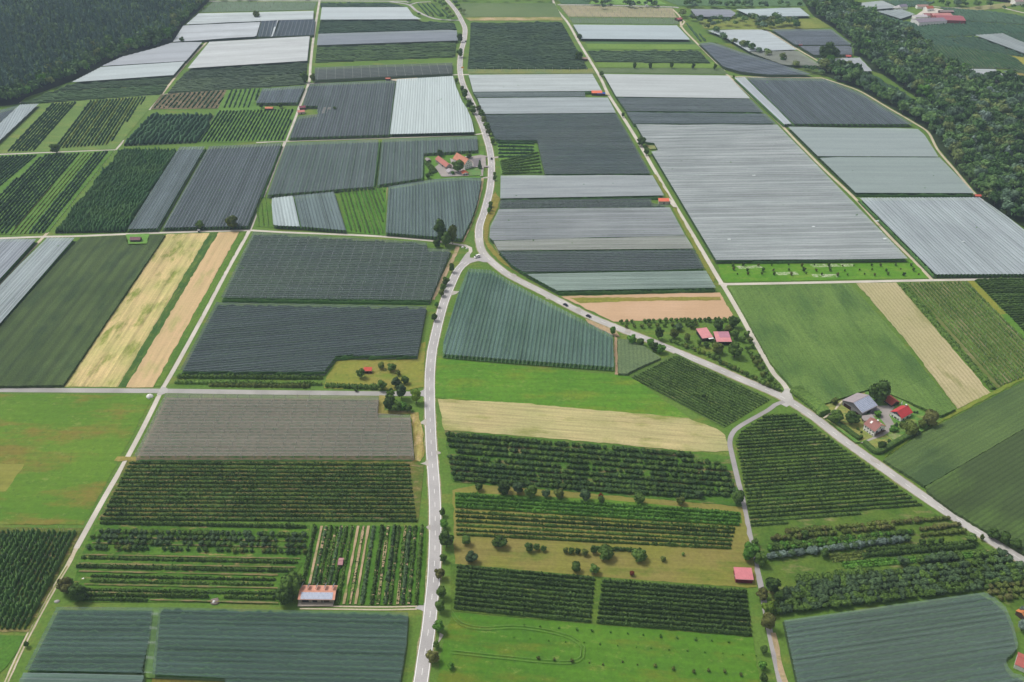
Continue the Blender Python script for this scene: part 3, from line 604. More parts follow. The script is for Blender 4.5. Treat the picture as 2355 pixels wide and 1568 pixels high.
crop_block('orchard_block', [(1350, 114), (1610, 116), (1634, 142), (1368, 139)], 3, field_mat('orchard_canopy', '#4b6248', '#566f4c', ang=H1, streak=.25, sper=8, **og), 'dark orchard between two bright grass strips')
crop_block('orchard_block', [(1971, 169), (2004, 167), (2077, 208), (2144, 251), (2122, 262), (2060, 232), (1998, 200)], 3, field_mat('orchard_canopy', '#3c5a3e', '#486545', ang=V3, rows=.3, rper=8, rcol='#2c4632', **og), 'dark strip orchard enclosed by the riverside wood')
crop_block('orchard_block', [(1968, 27), (2014, 26), (2074, 46), (2136, 53), (2204, 46), (2354, 55), (2450, 60), (2450, 72), (2354, 74), (2168, 81), (2231, 109), (2129, 99), (2051, 64)], 3, field_mat('orchard_canopy', '#3f5f4a', '#4a6b50', ang=V3, rows=.3, rper=14, rcol='#34503f', **og), 'big dark orchard in front of the red barns')
crop_block('orchard_block', [(2160, 14), (2270, 22), (2354, 34), (2450, 50), (2450, 58), (2354, 53), (2206, 44)], 3, field_mat('orchard_canopy', '#4a6850', '#547258', ang=V3, rows=.3, rper=14, rcol='#3f5a46', **og), 'pale green orchard behind the red barns')
crop_block('orchard_block', [(2172, 83), (2240, 81), (2354, 123), (2354, 128), (2234, 110)], 3, field_mat('orchard_canopy', '#3b5744', '#45624a', ang=V3, rows=.3, rper=9, rcol='#2f4a3a', **og), 'dark orchard wedge left of the small grey net')
crop_block('orchard_block', [(2306, 76), (2354, 75), (2450, 72), (2450, 130), (2354, 96)], 3, field_mat('orchard_canopy', '#3b5744', '#45624a', ang=V3, rows=.3, rper=9, rcol='#2f4a3a', **og), 'dark orchard wedge right of the small grey net')
crop_block('orchard_block', [(2029, -2), (2110, -2), (2150, 2), (2130, 10), (2072, 14)], 3, field_mat('orchard_canopy', '#466450', '#50705a', ang=V3, **og), 'dark strip right of the upper pale net')
# ------------------------------------------------------------ hail nets
def N(pts, i, j, c, label, **k):
    pale = int(c[3:5], 16) > 140
    def g(h, q=1.15):
        if not pale: return h
        v = [int(h[i:i+2], 16)/255 for i in (1, 3, 5)]; mn = sum(v)/3
        return tuple(min(.84, (x*.65+mn*.35)*q) for x in v)
    c = g(c, 1.06 if k.get('sp_') == 6.4 else 1.15)
    if 'c2' in k: k['c2'] = g(k['c2'])
    mk = {q: k.pop(q) for q in ('c2', 'open_', 'seam', 'cross', 'var', 'period', 'seamc', 'valley') if q in k}
    mk['open_'] = min(.62, mk.get('open_', .25)*((1.25 if pale else 1.9) if mk.get('open_', .25) < .4 else 1.1)); mk['var'] = mk.get('var', .12)*(.85 if pale else 1.2)
    return net(pts, i, j, net_mat(c, **mk), label, **k)
far = dict(trees=False, sp_=6.4)
N([(457, 30), (721, 24), (720, 44), (589, 48), (427, 56)], 0, 1, '#bccad2', 'farthest white net beside the forest corner', open_=.1, var=.12, **far)
N([(422, 57), (599, 49), (589, 83), (397, 96)], 0, 1, '#bcc6ce', 'pale net left of the small black striped one', open_=.1, **far)
N([(601, 48), (638, 46), (630, 83), (591, 84)], 2, 1, '#55616e', 'narrow black net left of the white strip', open_=.2, **far)
N([(634, 46), (640, 46), (627, 83), (621, 84)], 2, 1, '#b5c2c4', 'narrow white net strip between black nets', open_=.1, **far)
N([(641, 46), (725, 44), (721, 80), (628, 83)], 3, 0, '#535f6c', 'small dark striped net beside the track', open_=.2, seam=.25, **far)
N([(482, 95), (712, 82), (706, 140), (589, 147), (431, 157)], 0, 1, '#c2cbd4', 'big bright white net left of the long track', open_=.08, var=.1, **far)
N([(397, 97), (465, 96), (427, 140), (232, 152), (280, 130), (357, 110)], 3, 2, '#afb8c2', 'grey white net along the forest edge', open_=.12, var=.07, **far)
N([(232, 153.5), (425, 141), (398, 173), (163, 189)], 0, 1, '#b9cad2', 'lower bluish white net along the forest edge', open_=.1, var=.07, **far)
N([(-60, 268), (43, 241), (0, 281), (-60, 322)], 2, 1, '#646f80', 'dark net corner at the forest on the far left', trees=False)
N([(45, 240), (89, 238), (0, 322), (-60, 384), (-60, 330), (0, 282)], 2, 0, '#93a4aa', 'pale grey net running to the left picture edge', open_=.15, trees=False)
N([(604, 203), (701, 196), (685, 235), (588, 236)], 0, 3, '#68747f', 'small dark grey net above the orange hut', open_=.22, seam=.3)
N([(711, 192), (909, 184), (894, 309), (664, 316), (684, 267), (728, 262), (731, 243), (693, 243)], 2, 1, '#626b74', 'dark grey violet net with huts in its notch', open_=.22, seam=.3, c2='#5c686c')
N([(910, 182), (1042, 174), (1047, 195), (1062, 232), (1074, 250), (1085, 276), (1090, 303), (894, 308)], 7, 0, '#a9bfc4', 'very pale cyan net against the bend of the road', open_=.08, seam=.1, var=.05)
N([(656, 328), (873, 320), (859, 428), (612, 448)], 3, 0, '#6c7a7e', 'grey net with pale patches above the strip orchard', open_=.25, seam=.3, c2='#647476')
N([(876, 320), (1097, 312), (1100, 345), (973, 352), (971, 409), (865, 425)], 5, 0, '#6a7a7c', 'grey net wrapping round the orange roofed farm', open_=.25, seam=.25)
N([(410, 337), (472, 336), (364, 524), (290, 526)], 3, 0, '#77858c', 'lighter narrow grey net beside the hop garden', open_=.22, seam=.35)
N([(477, 336), (648, 328), (573, 519), (370, 523)], 3, 0, '#636d76', 'dark grey net left of the long pale track', open_=.22, seam=.4)
N([(-60, 549), (85, 549), (0, 640), (-60, 706)], 2, 1, '#8d98a4', 'pale striped net at the left picture edge', open_=.15, seam=.5)
N([(107, 546), (174, 546), (0, 743), (-60, 812), (-60, 716), (0, 653)], 2, 1, '#93a3a6', 'pale striped net left of the dark maize field', open_=.15, seam=.5)
N([(582, 532), (661, 537), (982, 556), (981, 570), (1037, 572), (988, 690), (507, 684)], 6, 5, '#55615e', 'wired dark net left of the tall tree clump', open_=.45, seam=.5, cross=.42, period=9, c2='#4f5a5e', posts=(9, 4, .14), floor='#4a5b44')
N([(497, 694), (981, 703), (959, 816), (804, 817), (771, 820), (744, 854), (412, 853)], 6, 4, '#4c555e', 'slate dark net above the meadow with the red hut', open_=.25, seam=.35, c2='#4f5960', floor='#4a5b44')
N([(623, 455), (675, 449), (691, 520), (640, 518), (628, 516)], 1, 2, '#9db0b2', 'pale left half of the small patchy net', open_=.12, seam=.15)
N([(676, 449), (770, 440), (797, 529), (692, 520)], 0, 3, '#7b8c90', 'greyer right half of the small patchy net', open_=.2, seam=.2)
N([(893, 428), (1000, 411), (1060, 407), (1107, 408), (1104, 430), (1096, 468), (1083, 505), (1062, 548), (886, 534)], 8, 0, '#6c7e80', 'grey net below the orange roofed farm', open_=.25, seam=.22, c2='#74878a')
N([(380, 904), (871, 909), (867, 951), (943, 950), (952, 1048), (308, 1048)], 5, 4, '#8c8a80', 'brownish open wire net over young orchard above the dark rows', open_=.45, seam=.3, cross=.0, var=.07, seamc='#b3b8ae', posts=(8.5, 2, .2), floor='#8a8064', c2='#85857c', hrow=1.0)
N([(131, 1392), (350, 1393), (347, 1450), (326, 1540), (331, 1547), (55, 1541)], 0, 1, '#647c78', 'left half of the big green net at the bottom left', open_=.6, seam=.3, c2='#5f7773', var=.12, sp_=3.3, seamc='#7d9484')
N([(55, 1543), (331, 1549), (320, 1600), (25, 1600)], 0, 1, '#728a80', 'pale green net corner at the bottom left', open_=.15, seam=.2, sp_=3.3)
N([(366, 1394), (939, 1407), (934, 1480), (914, 1600), (517, 1600), (517, 1556), (350, 1549), (352, 1520)], 0, 1, '#647c78', 'right half of the big green net at the bottom left', open_=.6, seam=.3, c2='#5f7773', var=.12, sp_=3.3, seamc='#7d9484')
N([(350, 1393), (366, 1394), (352, 1548), (331, 1547)], 0, 1, '#5f7f52', 'narrow light green seam between the two net halves', open_=.3, seam=.4, trees=False, sp_=9, floor='#6d8f4a')
N([(1076, 617), (1128, 620), (1178, 650), (1252, 690), (1352, 741), (1409, 769), (1412, 843), (1178, 826), (1017, 813), (1020, 780), (1049, 680)], 8, 0, '#63807a', 'teal green net in the fork of the roads', open_=.3, seam=.42, c2='#789490', seamc='#8c9aa0', posts=(400, 1, .14), floor='#4f7a3c')
N([(1801, 1419), (2256, 1356), (2290, 1375), (2314, 1397), (2331, 1438), (2342, 1484), (2336, 1494), (2312, 1515), (2318, 1532), (2329, 1545), (2356, 1553), (2380, 1620), (1845, 1620)], 0, 1, '#788c84', 'green grey net with ragged right edge at the bottom right', open_=.55, seam=.35, c2='#7a918c', var=.07, sp_=3.3, seamc='#8fa398')
N([(1077, 171), (1362, 170), (1384, 209), (1088, 211)], 3, 2, '#aebdc2', 'pale net above the strip with the blue tarpaulin hut', open_=.12, seam=.15)
N([(1088, 211.5), (1344, 210), (1346, 222), (1096, 223)], 3, 2, '#7d8a8c', 'thin grey net strip beside the blue tarpaulin hut', open_=.2)
N([(1097, 224), (1397, 223), (1416, 259), (1110, 262)], 3, 2, '#9dabaf', 'pale streaky net just below the blue tarpaulin hut', open_=.15, var=.14)
N([(1111, 263), (1417, 260), (1497, 399), (1253, 400), (1235, 322), (1141, 321)], 3, 2, '#626c70', 'big dark grey net above the bright striped one', open_=.22, seam=.2, c2='#5a666c')
N([(1151, 403), (1500, 402), (1527, 449), (1150, 456)], 3, 2, '#9aa4a8', 'light striped net above the roadside orange roof', open_=.2, seam=.65, var=.14, cross=.15)
N([(1150, 459), (1495, 454), (1500, 467), (1538, 470), (1540, 475), (1147, 479)], 5, 4, '#5c6268', 'narrow dark strip net by the roadside orange roof', open_=.25, seam=.35, cross=.2)
N([(1147, 480), (1540, 476), (1575, 540), (1133, 552), (1125, 545), (1127, 520)], 0, 1, '#969ea3', 'bright striped net right of the road bend', open_=.25, seam=.8, var=.16, cross=.15, seamc='#ccd2d4', c2='#858e94')
N([(1134, 553), (1576, 541), (1595, 571), (1146, 576)], 3, 2, '#9a9f94', 'beige tinted foot of the bright striped net', open_=.25, seam=.65, var=.14, cross=.15, floor='#8a8c5a')
N([(1147, 577.5), (1596, 572), (1621, 618), (1206, 626), (1177, 609)], 0, 1, '#565e66', 'dark striped net above the pale green net', open_=.25, seam=.65, var=.12, cross=.15, seamc='#aab0b4')
N([(1208, 628), (1622, 619.5), (1646, 661), (1282, 668)], 3, 2, '#7a9488', 'pale green net above the bare soil field', open_=.2, seam=.35, c2='#88a394')
N([(1387, 169), (1672, 172), (1725, 226), (1417, 222)], 3, 2, '#b0c1c2', 'pale cyan net left of the long diagonal track', open_=.1, seam=.12, var=.07)
N([(1418, 223), (1726, 227), (1757, 258), (1440, 255)], 3, 2, '#6f797f', 'upper grey net between the two pale ones', open_=.2, seam=.15)
N([(1440, 257), (1760, 261), (1785, 284), (1457, 284)], 3, 2, '#707b82', 'lower grey net between the two pale ones', open_=.2, seam=.15)
N([(1462, 286), (1786, 285.5), (1891, 392), (2088, 594), (1700, 597), (1647, 598), (1524, 392), (1497, 347), (1513, 345), (1503, 327), (1485, 327)], 5, 4, '#a3adae', 'largest pale striped net above the sapling meadow', open_=.18, seam=.3, var=.16, c2='#9aa5a6')
N([(1687, 178), (1712, 177), (1821, 284), (1801, 285)], 3, 0, '#a0abb4', 'narrow pale net beside the diagonal track', open_=.15, seam=.4)
N([(1714, 177), (1896, 181), (1978, 213), (2040, 250), (2099, 285), (1823, 284)], 5, 0, '#5d6672', 'big dark slate net at the riverside wood', open_=.2, seam=.25)
N([(1812, 291), (2109, 295), (2126, 310), (2158, 360), (1881, 359)], 4, 3, '#93a5a4', 'upper pale green net at the riverside wood', open_=.15, seam=.25, var=.06, cross=.1)
N([(1883, 361), (2160, 361), (2241, 444), (1968, 443)], 3, 2, '#8ca09c', 'lower pale green net at the riverside wood', open_=.15, seam=.25, var=.06, cross=.1)
N([(1972, 454), (2254, 453), (2354, 526), (2430, 582), (2430, 629), (2146, 630)], 5, 0, '#8e9aa2', 'diagonally striped pale net below the small orange hut', open_=.15, seam=.8, var=.1, c2='#98a6ac', seamc='#c0ccd0')
N([(1606, 98), (1640, 97), (1700, 118), (1766, 138), (1868, 171), (1766, 171), (1700, 164), (1662, 152)], 7, 3, '#687280', 'dark slate wedge net beside the tree line', open_=.2, **far)
N([(1317, 55), (1555, 57), (1587, 91), (1337, 89)], 3, 2, '#aec2c8', 'cyan white net far up the central track', open_=.08, var=.05, **far)
N([(740, 16), (936, 16), (950, 35), (970, 44), (736, 45)], 4, 3, '#b9c9ce', 'farthest white net right of the long track', open_=.08, var=.06, **far)
N([(732, 77), (1050, 68), (1052, 93), (728, 104)], 3, 2, '#8591a0', 'blue grey net above the striped green orchard', open_=.15, var=.12, **far)
N([(724, 154), (1040, 143), (1040, 169), (722, 184)], 3, 2, '#59615f', 'dark wired net below the striped green orchard', open_=.2, cross=.5, period=12, trees=False, sp_=6.4)
N([(1587, 20), (1677, 20), (1692, 30), (1682, 39), (1600, 38)], 4, 3, '#8b92a2', 'small violet grey net near the far road', open_=.12, **far)
N([(1692, 21), (1838, 17), (1863, 37), (1730, 38)], 3, 2, '#adc2c6', 'cyan net behind the meadow with the tree groups', open_=.08, **far)
N([(1624, 69), (1747, 67), (1766, 72), (1833, 114), (1722, 118), (1665, 84)], 4, 3, '#b4c3c8', 'white net below the tree groups', open_=.08, **far)
N([(1722, 119), (1834, 116), (1892, 152), (1800, 148), (1745, 128)], 4, 2, '#888f7e', 'olive grey net along the tree line', open_=.25, **far)
N([(1772, 66), (1909, 65), (1961, 103), (1829, 103)], 3, 2, '#6d7784', 'upper dark grey net at the head of the wood', open_=.2, **far)
N([(1837, 105), (1957, 105), (1960, 125), (1871, 126)], 3, 2, '#787f8c', 'lower dark grey net at the head of the wood', open_=.2, **far)
N([(1879, 134), (1976, 132), (2006, 163), (1929, 164)], 3, 0, '#a8afb8', 'small whitish net tucked into the wood', open_=.12, **far)
N([(1946, 9), (2029, 1), (2066, 17), (1964, 26)], 3, 2, '#a5b2b4', 'pale net at the top left of the red barns', open_=.1, **far)
N([(2014, 25), (2074, 21), (2104, 32), (2071, 43)], 3, 2, '#94a5a8', 'small grey net beside the red barns', open_=.12, **far)
N([(2241, 80), (2304, 76), (2354, 97), (2420, 124), (2420, 145), (2354, 122)], 5, 0, '#8d9c9e', 'grey net between two dark orchard wedges', open_=.15, **far)
N([(2201, 159), (2286, 157), (2331, 189), (2249, 187)], 3, 2, '#a8b2b6', 'white net beyond the riverside wood', open_=.1, **far)
N([(2301, 161), (2326, 163), (2354, 180), (2420, 215), (2354, 195)], 4, 0, '#65707c', 'dark net strip beyond the riverside wood', open_=.2, **far)
# ------------------------------------------------------------ open orchard rows
G_ = 'rows of the open orchards'
rows_q((298, 1066), (942, 1071), (958, 1198), (232, 1194), 15, 2.0, 1.7, L_row, 'the big dark orchard left of the main road', G_, tree=1.5, leaf=5)
rows_q((231, 1204), (705, 1214), (705, 1214), (231, 1204), 1, 2.9, 1.9, L_dark, 'the mixed orchard behind the solar barn', G_, leaf=5)
for i, (a, b, hh, mm) in enumerate([((188, 1284), (685, 1295), 2.4, L_dark), ((176, 1304), (675, 1315), 2.6, L_dark), ((209, 1326), (635, 1335), 1.9, L_dark), ((209, 1337), (630, 1346), 2.1, L_mid), ((195, 1358), (640, 1366), 2.0, L_dark), ((198, 1369), (480, 1374), 2.9, L_mid), ((515, 1375), (632, 1378), 2.7, L_mid), ((192, 1379), (340, 1382), 2.4, L_dark)]):
    rows_q(a, b, b, a, 1, hh, 1.7, mm, 'the mixed orchard left of the solar barn', G_, leaf=5, start=i+1, gap=.04, end='far side')
tops = [545, 605, 645, 690, 740, 785, 835, 885, 940, 990, 1035, 1085, 1165, 1215, 1275, 1315, 1375, 1415, 1465, 1525]
hs = [2.6, .5, 1.6, 2.6, 1.8, 1.8, 2.2, 2.4, .6, .8, .4, 2.0, 2.7, 1.2, 2.4, 2.3, 1.4, 2.4, 2.0, 2.6]
mo = (430-545)/(680-130)
for i, (t, hh) in enumerate(zip(tops, hs)):
    y1 = 672 if t < 800 else 860
    f = [(-.235 if t < 800 else -.235+(t-800)*.00021) for _ in (0,)][0]
    xb = t+f*(y1-140)*.9
    T = lambda x, y: (588.75+x/4, 1176+y/4)
    a, b = T(t, 140), T(xb, y1)
    fd_m = DIRT
    c = smooth([P(*a), P(*b)], 6); ribbon('bare_strip', c, 1.3, nz(), DIRT, wob=.2)
    if hh > .7: rows_q(a, b, b, a, 1, hh, 1.5+.15*hh, [L_dark, L_mid, L_blue][i % 3], 'the orchard right of the solar barn', G_, leaf=5, start=i+1, gap=.06, rough=.35, tree=1.8, end='left side')
rows_q((1047, 1140), (1701, 1184), (1700, 1208), (1047, 1166), 4, 2.5, 1.8, L_green, 'the tan mown orchard right of the main road', G_, leaf=5)
rows_q((1047, 1178), (1690, 1217), (1680, 1262), (1050, 1230), 6, 2.2, 1.5, [L_mid, L_dark, L_dark, L_mid, L_dark, L_mid], 'the tan mown orchard right of the main road', G_, leaf=5, gap=.05, start=5)
rows_q((1360, 1262), (1475, 1268), (1475, 1268), (1360, 1262), 1, 2.8, 2.0, L_dark, 'the hedge clumps in the tan mown orchard', G_, leaf=6)
eg = 'dark green rows of the two blocks below the red barn'
rows_q((1050, 1305), (1368, 1334), (1359, 1431), (1044, 1399), 10, 2.9, 1.6, L_row, 'the left block above the bottom meadow', eg, leaf=5, rough=.18, tree=2.2)
rows_q((1384, 1338), (1716, 1364), (1728, 1461), (1371, 1432), 10, 2.9, 1.6, L_row, 'the right block above the bottom meadow', eg, leaf=5, rough=.18, tree=2.2)
rows_q((1553, 820), (1768, 921), (1667, 981), (1452, 868), 18, 1.7, 1.35, L_row, 'the tilted orchard in the lane fork', G_, leaf=4)
rows_poly([(1758, 957), (1827, 952), (1941, 1035), (2028, 1095), (2128, 1170), (1980, 1182), (1727, 1215), (1718, 1160), (1702, 1072), (1691, 1015), (1704, 992)], ang2((1702, 1072), (1995, 1052)), 3.35, 1.9, 1.5, L_row, 'the wedge orchard between lane and road', G_, leaf=4, name='orchard_row')
# far left blocks, rows running away from the camera
JG = 'rows of the far left orchards'
rows_poly([(115, 239), (178, 236), (80, 348), (3, 350)], ang2((80, 348), (178, 236)), 3.9, 2.8, 1.7, L_far, 'the far left orchard beside the pale net', JG, seg=2.5, tree=3, skip=(8, 9, 10))
rows_poly([(208, 233), (338, 223), (250, 334), (125, 343)], ang2((125, 343), (208, 233)), 3.9, 2.8, 1.7, [L_far, L_far, L_far, L_olive], 'the broad orchard by the hop garden', JG, seg=2.5, tree=3)
rows_poly([(-60, 364), (88, 357), (-60, 480)], ang2((-10, 440), (88, 357)), 3.9, 2.8, 1.8, L_far, 'the dark corner orchard on the left edge', JG, seg=2.2, tree=3)
rows_poly([(100, 357), (186, 353), (60, 500), (20, 538), (-100, 540), (-60, 500)], ang2((103, 536), (252, 348)), 3.9, 2.8, 1.8, L_far, 'the left edge orchard under the farm track', JG, seg=2.2, tree=3)
rows_poly([(214, 352), (252, 348), (103, 536), (60, 538)], ang2((103, 536), (252, 348)), 3.9, 2.8, 1.8, L_far, 'the narrow dark orchard beside the hop garden', JG, seg=2.2, tree=3)
rows_poly([(186, 354), (214, 352), (62, 538), (22, 540)], ang2((103, 536), (252, 348)), 4.2, 1.6, .9, L_olive, 'the young light green rows between dark ones', JG, seg=2.2, tree=3)
rows_poly([(375, 219), (522, 208), (501, 249), (352, 250)], ang2((352, 250), (380, 219)), 6.0, 2.6, 2.0, L_far, 'the brown soiled orchard above the hop garden', JG, seg=2.5, tree=4, gap=.15)
rows_poly([(529, 208), (602, 204), (578, 248), (511, 249)], ang2((511, 249), (529, 208)), 6.0, 2.8, 2.0, L_far, 'the small green orchard left of the orange hut', JG, seg=2.5, tree=3)
rows_poly([(503, 256), (679, 252), (652, 323), (454, 328)], ang2((454, 328), (503, 256)), 4.3, 2.8, 1.7, L_far, 'the orchard below the orange hut', JG, seg=2.5, tree=3)
rows_poly([(782, 440), (884, 432), (880, 541), (800, 532)], ang2((812, 532), (785, 440)), 4.0, 2.6, 1.6, [L_mid, L_dark], 'the green strip orchard between two grey nets', JG, seg=1.6, tree=2.5)
rows_poly([(590, 455), (615, 455), (622, 522), (590, 520)], ang2((622, 522), (614, 455)), 4.4, 1.8, 1.3, L_mid, 'the tiny plot beside the track crossing', JG, seg=1.6, tree=2.5, gap=.2)
rows_poly([(960, 9), (998, 8), (1038, 39), (985, 37)], ang2((985, 37), (960, 9)), 8.0, 3, 2.6, L_far, 'the small triangular orchard in the road loop', JG, seg=5, tree=6)
rows_poly([(1572, 55), (1580, 54), (1626, 95), (1604, 96)], ang2((1604, 96), (1572, 55)), 7, 3, 3.0, L_far, 'the dark wedge orchard left of the tree line', JG, seg=5, tree=6)
poly_obj('orchard_floor', [(2118, 101), (2232, 112), (2320, 129), (2354, 150), (2450, 180), (2450, 200), (2318, 160), (2168, 156)], FLOOR)
rows_poly([(2120, 102), (2232, 113), (2312, 158), (2170, 155)], ang2((2170, 155), (2120, 102)), 5.5, 3, 3.2, L_far, 'the dark far right orchard', JG, seg=5, tree=6)
rows_poly([(2235, 114), (2320, 129), (2354, 150), (2420, 172), (2318, 159)], ang2((2318, 159), (2235, 114)), 5.5, 3, 3.2, L_far, 'the far right corner orchard', JG, seg=5, tree=6)
rows_poly([(2080, 653), (2222, 649), (2420, 845), (2294, 890)], ang2((2292, 892), (2079, 652)), 3.3, 2.1, 1.4, L_mid, 'the wire trained plot by the beige field', JG, seg=1.6, tree=2.2, leaf=1)
rows_poly([(2240, 646), (2354, 644), (2420, 643), (2420, 828), (2354, 764), (2316, 724)], ang2((2240, 646), (2354, 644)), 3.5, 2.8, 1.9, L_dark, 'the dark orchard on the right edge', JG, seg=1.6, tree=2.5)
rows_q((408, 868), (742, 871), (740, 885), (402, 881), 2, 3.0, 2.6, L_mid, 'the hedge strip below the slate dark net', G_, tree=3, leaf=5)
rows_q((480, 887), (712, 890), (712, 890), (480, 887), 1, 2.6, 2.8, L_olive, 'the olive bushes above the cross road', G_, tree=4, leaf=5)
rows_q((748, 888), (868, 893), (868, 893), (748, 888), 1, 3.4, 4.0, L_mid, 'the hedge below the red hut meadow', G_, tree=4, leaf=6)
rows_q((1144, 330), (1228, 332), (1228, 362), (1146, 362), 5, 3, 3.5, L_far, 'the loose orchard right of the farm entrance', JG, tree=4, seg=1.6, leaf=2)
rows_q((1150, 374), (1238, 352), (1246, 398), (1155, 400), 7, 3, 3.2, L_dark, 'the dark orchard right of the farm entrance', JG, tree=3, seg=1.6, leaf=2)
rows_q((2070, 655), (2282, 897), (2282, 897), (2070, 655), 1, 3, 4.2, L_mid, 'the ragged hedge right of the beige field', G_, tree=5, leaf=5, name='hedge', kindw='hedge', cat='hedge')
rows_q((1990, 1268), (2238, 1252), (2240, 1258), (1980, 1280), 2, 3.2, 3.0, L_dark, 'the dark strip below the silver trees', G_, tree=2, leaf=6)
rows_q((1935, 1296), (2240, 1272), (2250, 1280), (1935, 1308), 3, 1.3, 1.8, L_green, 'the low yellow green crop strip', G_, tree=2, leaf=5, gap=.1)
rows_q((1900, 1279), (1990, 1272), (1985, 1286), (1912, 1292), 3, 1.3, 1.8, L_olive, 'the low olive crop strip', G_, tree=2, leaf=5)
for a, b in (((190, 1277), (690, 1286)), ((180, 1297.5), (680, 1306)), ((182, 1315), (640, 1324)), ((194, 1345), (640, 1354)), ((345, 1381), (640, 1388)), ((212, 1250), (700, 1261)), ((300, 1238), (705, 1247)), ((205, 1363), (400, 1368))):
    ribbon('bare_strip', smooth(wpts([a, b]), 5), .9, nz(), DIRT2, wob=.35)
# faint tyre tracks curving through the bottom meadow, worn brown scars
TT = field_mat('pressed_grass', '#64893a', '#6a8c3c', big=.1)
for o in (-.9, .9): ribbon('tyre_track', smooth(wpts([(1036, 1408), (1060, 1436), (1110, 1446), (1180, 1443), (1250, 1451), (1310, 1467), (1340, 1490), (1338, 1512), (1310, 1524), (1240, 1521), (1150, 1512), (1035, 1500)]), 3), .35, nz()+.05, TT, off=o, wob=.2)

# more than 300 orchard rows in view: the farthest ones become one mass
RO = [o for o in C.objects if o.get('category') == 'tree row']
def rdist(o): c = o.data.vertices[len(o.data.vertices)//2].co; return c.x**2+c.y**2
RO.sort(key=rdist)
Vs, Qs, Ms, ml, off = [], [], [], [], 0
for o in RO[296:]:
    me = o.data; v = np.empty(len(me.vertices)*3, np.float32); me.vertices.foreach_get('co', v); q = np.empty(len(me.loops), np.int32); me.loops.foreach_get('vertex_index', q)
    if me.materials[0] not in ml: ml.append(me.materials[0])
    Vs.append(v.reshape(-1, 3)); Qs.append(q.reshape(-1, 4)+off); Ms.append(np.full(len(me.polygons), ml.index(me.materials[0]))); off += len(me.vertices)
    bpy.data.objects.remove(o)
tag(link('far_orchard_rows', np_mesh('far_orchard_rows', np.concatenate(Vs), np.concatenate(Qs), mi=np.concatenate(Ms)), None, ml), 'farthest rows of the open orchards', kind='stuff')
# ------------------------------------------------------------ trees
def ico(sub):
    bm = bmesh.new(); bmesh.ops.create_icosphere(bm, subdivisions=sub, radius=1)
    v = np.array([q.co[:] for q in bm.verts]); f = np.array([[a.index for a in q.verts] for q in bm.faces]); bm.free(); return v, f
ICO = {1: ico(1), 2: ico(2)}
def crown(seed, lobes=11, sub=2, leaves=700, shape='round', ls=.055):
    """unit crown: width 1, height 1; lobed dark masses under loose leaf sprays"""
    r = np.random.default_rng(seed); Vs, Ts, o = [], [], 0; L = []
    for i in range(lobes):
        if shape == 'round':
            a = r.uniform(0, 6.28); z = r.uniform(.3, .88); k = math.sin(math.pi*min(1, max(0, (z-.12)/.95)))**.6
            rr = .31*k*math.sqrt(r.uniform(.15, 1)); rad = r.uniform(.13, .23)
        elif shape == 'tall':
            a = r.uniform(0, 6.28); z = .18+.72*(i+.5)/lobes; rr = .2*math.sin(math.pi*(z*.85+.12)); rad = r.uniform(.15, .26)
        elif shape == 'dome':
            a = i*2.4+r.uniform(0, .5); z = .45+.35*r.uniform(0, 1)**.8; rr = .30*math.cos((z-.45)*1.9)*r.uniform(.6, 1.05); rad = r.uniform(.14, .2)
        else:   # conifer
            z = .12+.80*(i+.5)/lobes; a = r.uniform(0, 6.28); rr = .05; rad = .42*(1-z)+.06
        c = np.array([rr*math.cos(a), rr*math.sin(a), z]); sz = rad*({'tall': .5, 'dome': .8}.get(shape, .85))
        L.append((c, rad, sz))
    if shape == 'round': L.append((np.array([0, 0, .52]), .34 if sub == 1 else .27, .40 if sub == 1 else .33))
    for c, rad, sz in L:
        v, f = ICO[sub]; d = 1+r.normal(0, .13 if sub > 1 else .16, (len(v), 1)); q = v*d*[rad, rad, sz if shape != 'conifer' else sz*.35]
        Vs.append(q+c); Ts.append(f+o); o += len(v)
    if shape == 'dome': L.append((np.array([0, 0, .50]), .42, .40))
    m = leaves; li = r.integers(0, len(L), m)
    n = r.normal(0, 1, (m, 3)); n[:, 2] = np.abs(n[:, 2])*.9-.15; n /= np.linalg.norm(n, axis=1)[:, None]
    cc = np.array([L[k][0] for k in li]); rd = np.array([[L[k][1], L[k][1], L[k][2]] for k in li])
    pc = cc+n*rd*r.uniform(.92, 1.28, (m, 1))
    e1 = r.normal(0, 1, (m, 3)); e1 -= (e1*n).sum(1)[:, None]*n*.6; e1 /= np.linalg.norm(e1, axis=1)[:, None]
    e2 = np.cross(n, e1)+r.normal(0, .35, (m, 3)); s = r.uniform(.6, 1.3, (m, 1))*ls
    LV = np.stack([pc-e1*s-e2*s*.6, pc+e1*s-e2*s, pc+e1*s*.7+e2*s, pc-e1*s+e2*s*.8], 1).reshape(-1, 3)
    V = np.concatenate(Vs+[LV]); Q = np.arange(m)[:, None]*4+np.arange(4)[None]+o
    return V, np.concatenate(Ts), Q
def trunk_arr(h=.55, r=.035):
    q = MB(); q.cyl(0, 0, 0, h, r, 7, r1=r*.45)
    rs = random.Random(3)
    V = list(q.v); Fc = list(q.f)
    for k in range(5):                      # limbs
        a = k*1.3+.4; z0 = .22+.05*k; b = len(V); dx, dy = math.cos(a), math.sin(a)
        for (t, rr) in ((0, r*.5), (1, r*.15)):
            cx, cy, cz = dx*.24*t, dy*.24*t, z0+.26*t
            for i in range(4):
                u = i*math.pi/2; V.append((cx-dy*rr*math.cos(u), cy+dx*rr*math.cos(u), cz+rr*math.sin(u)))
        for i in range(4): j = (i+1) % 4; Fc.append((b+i, b+j, b+4+j, b+4+i))
    return V, Fc
_tm = {}
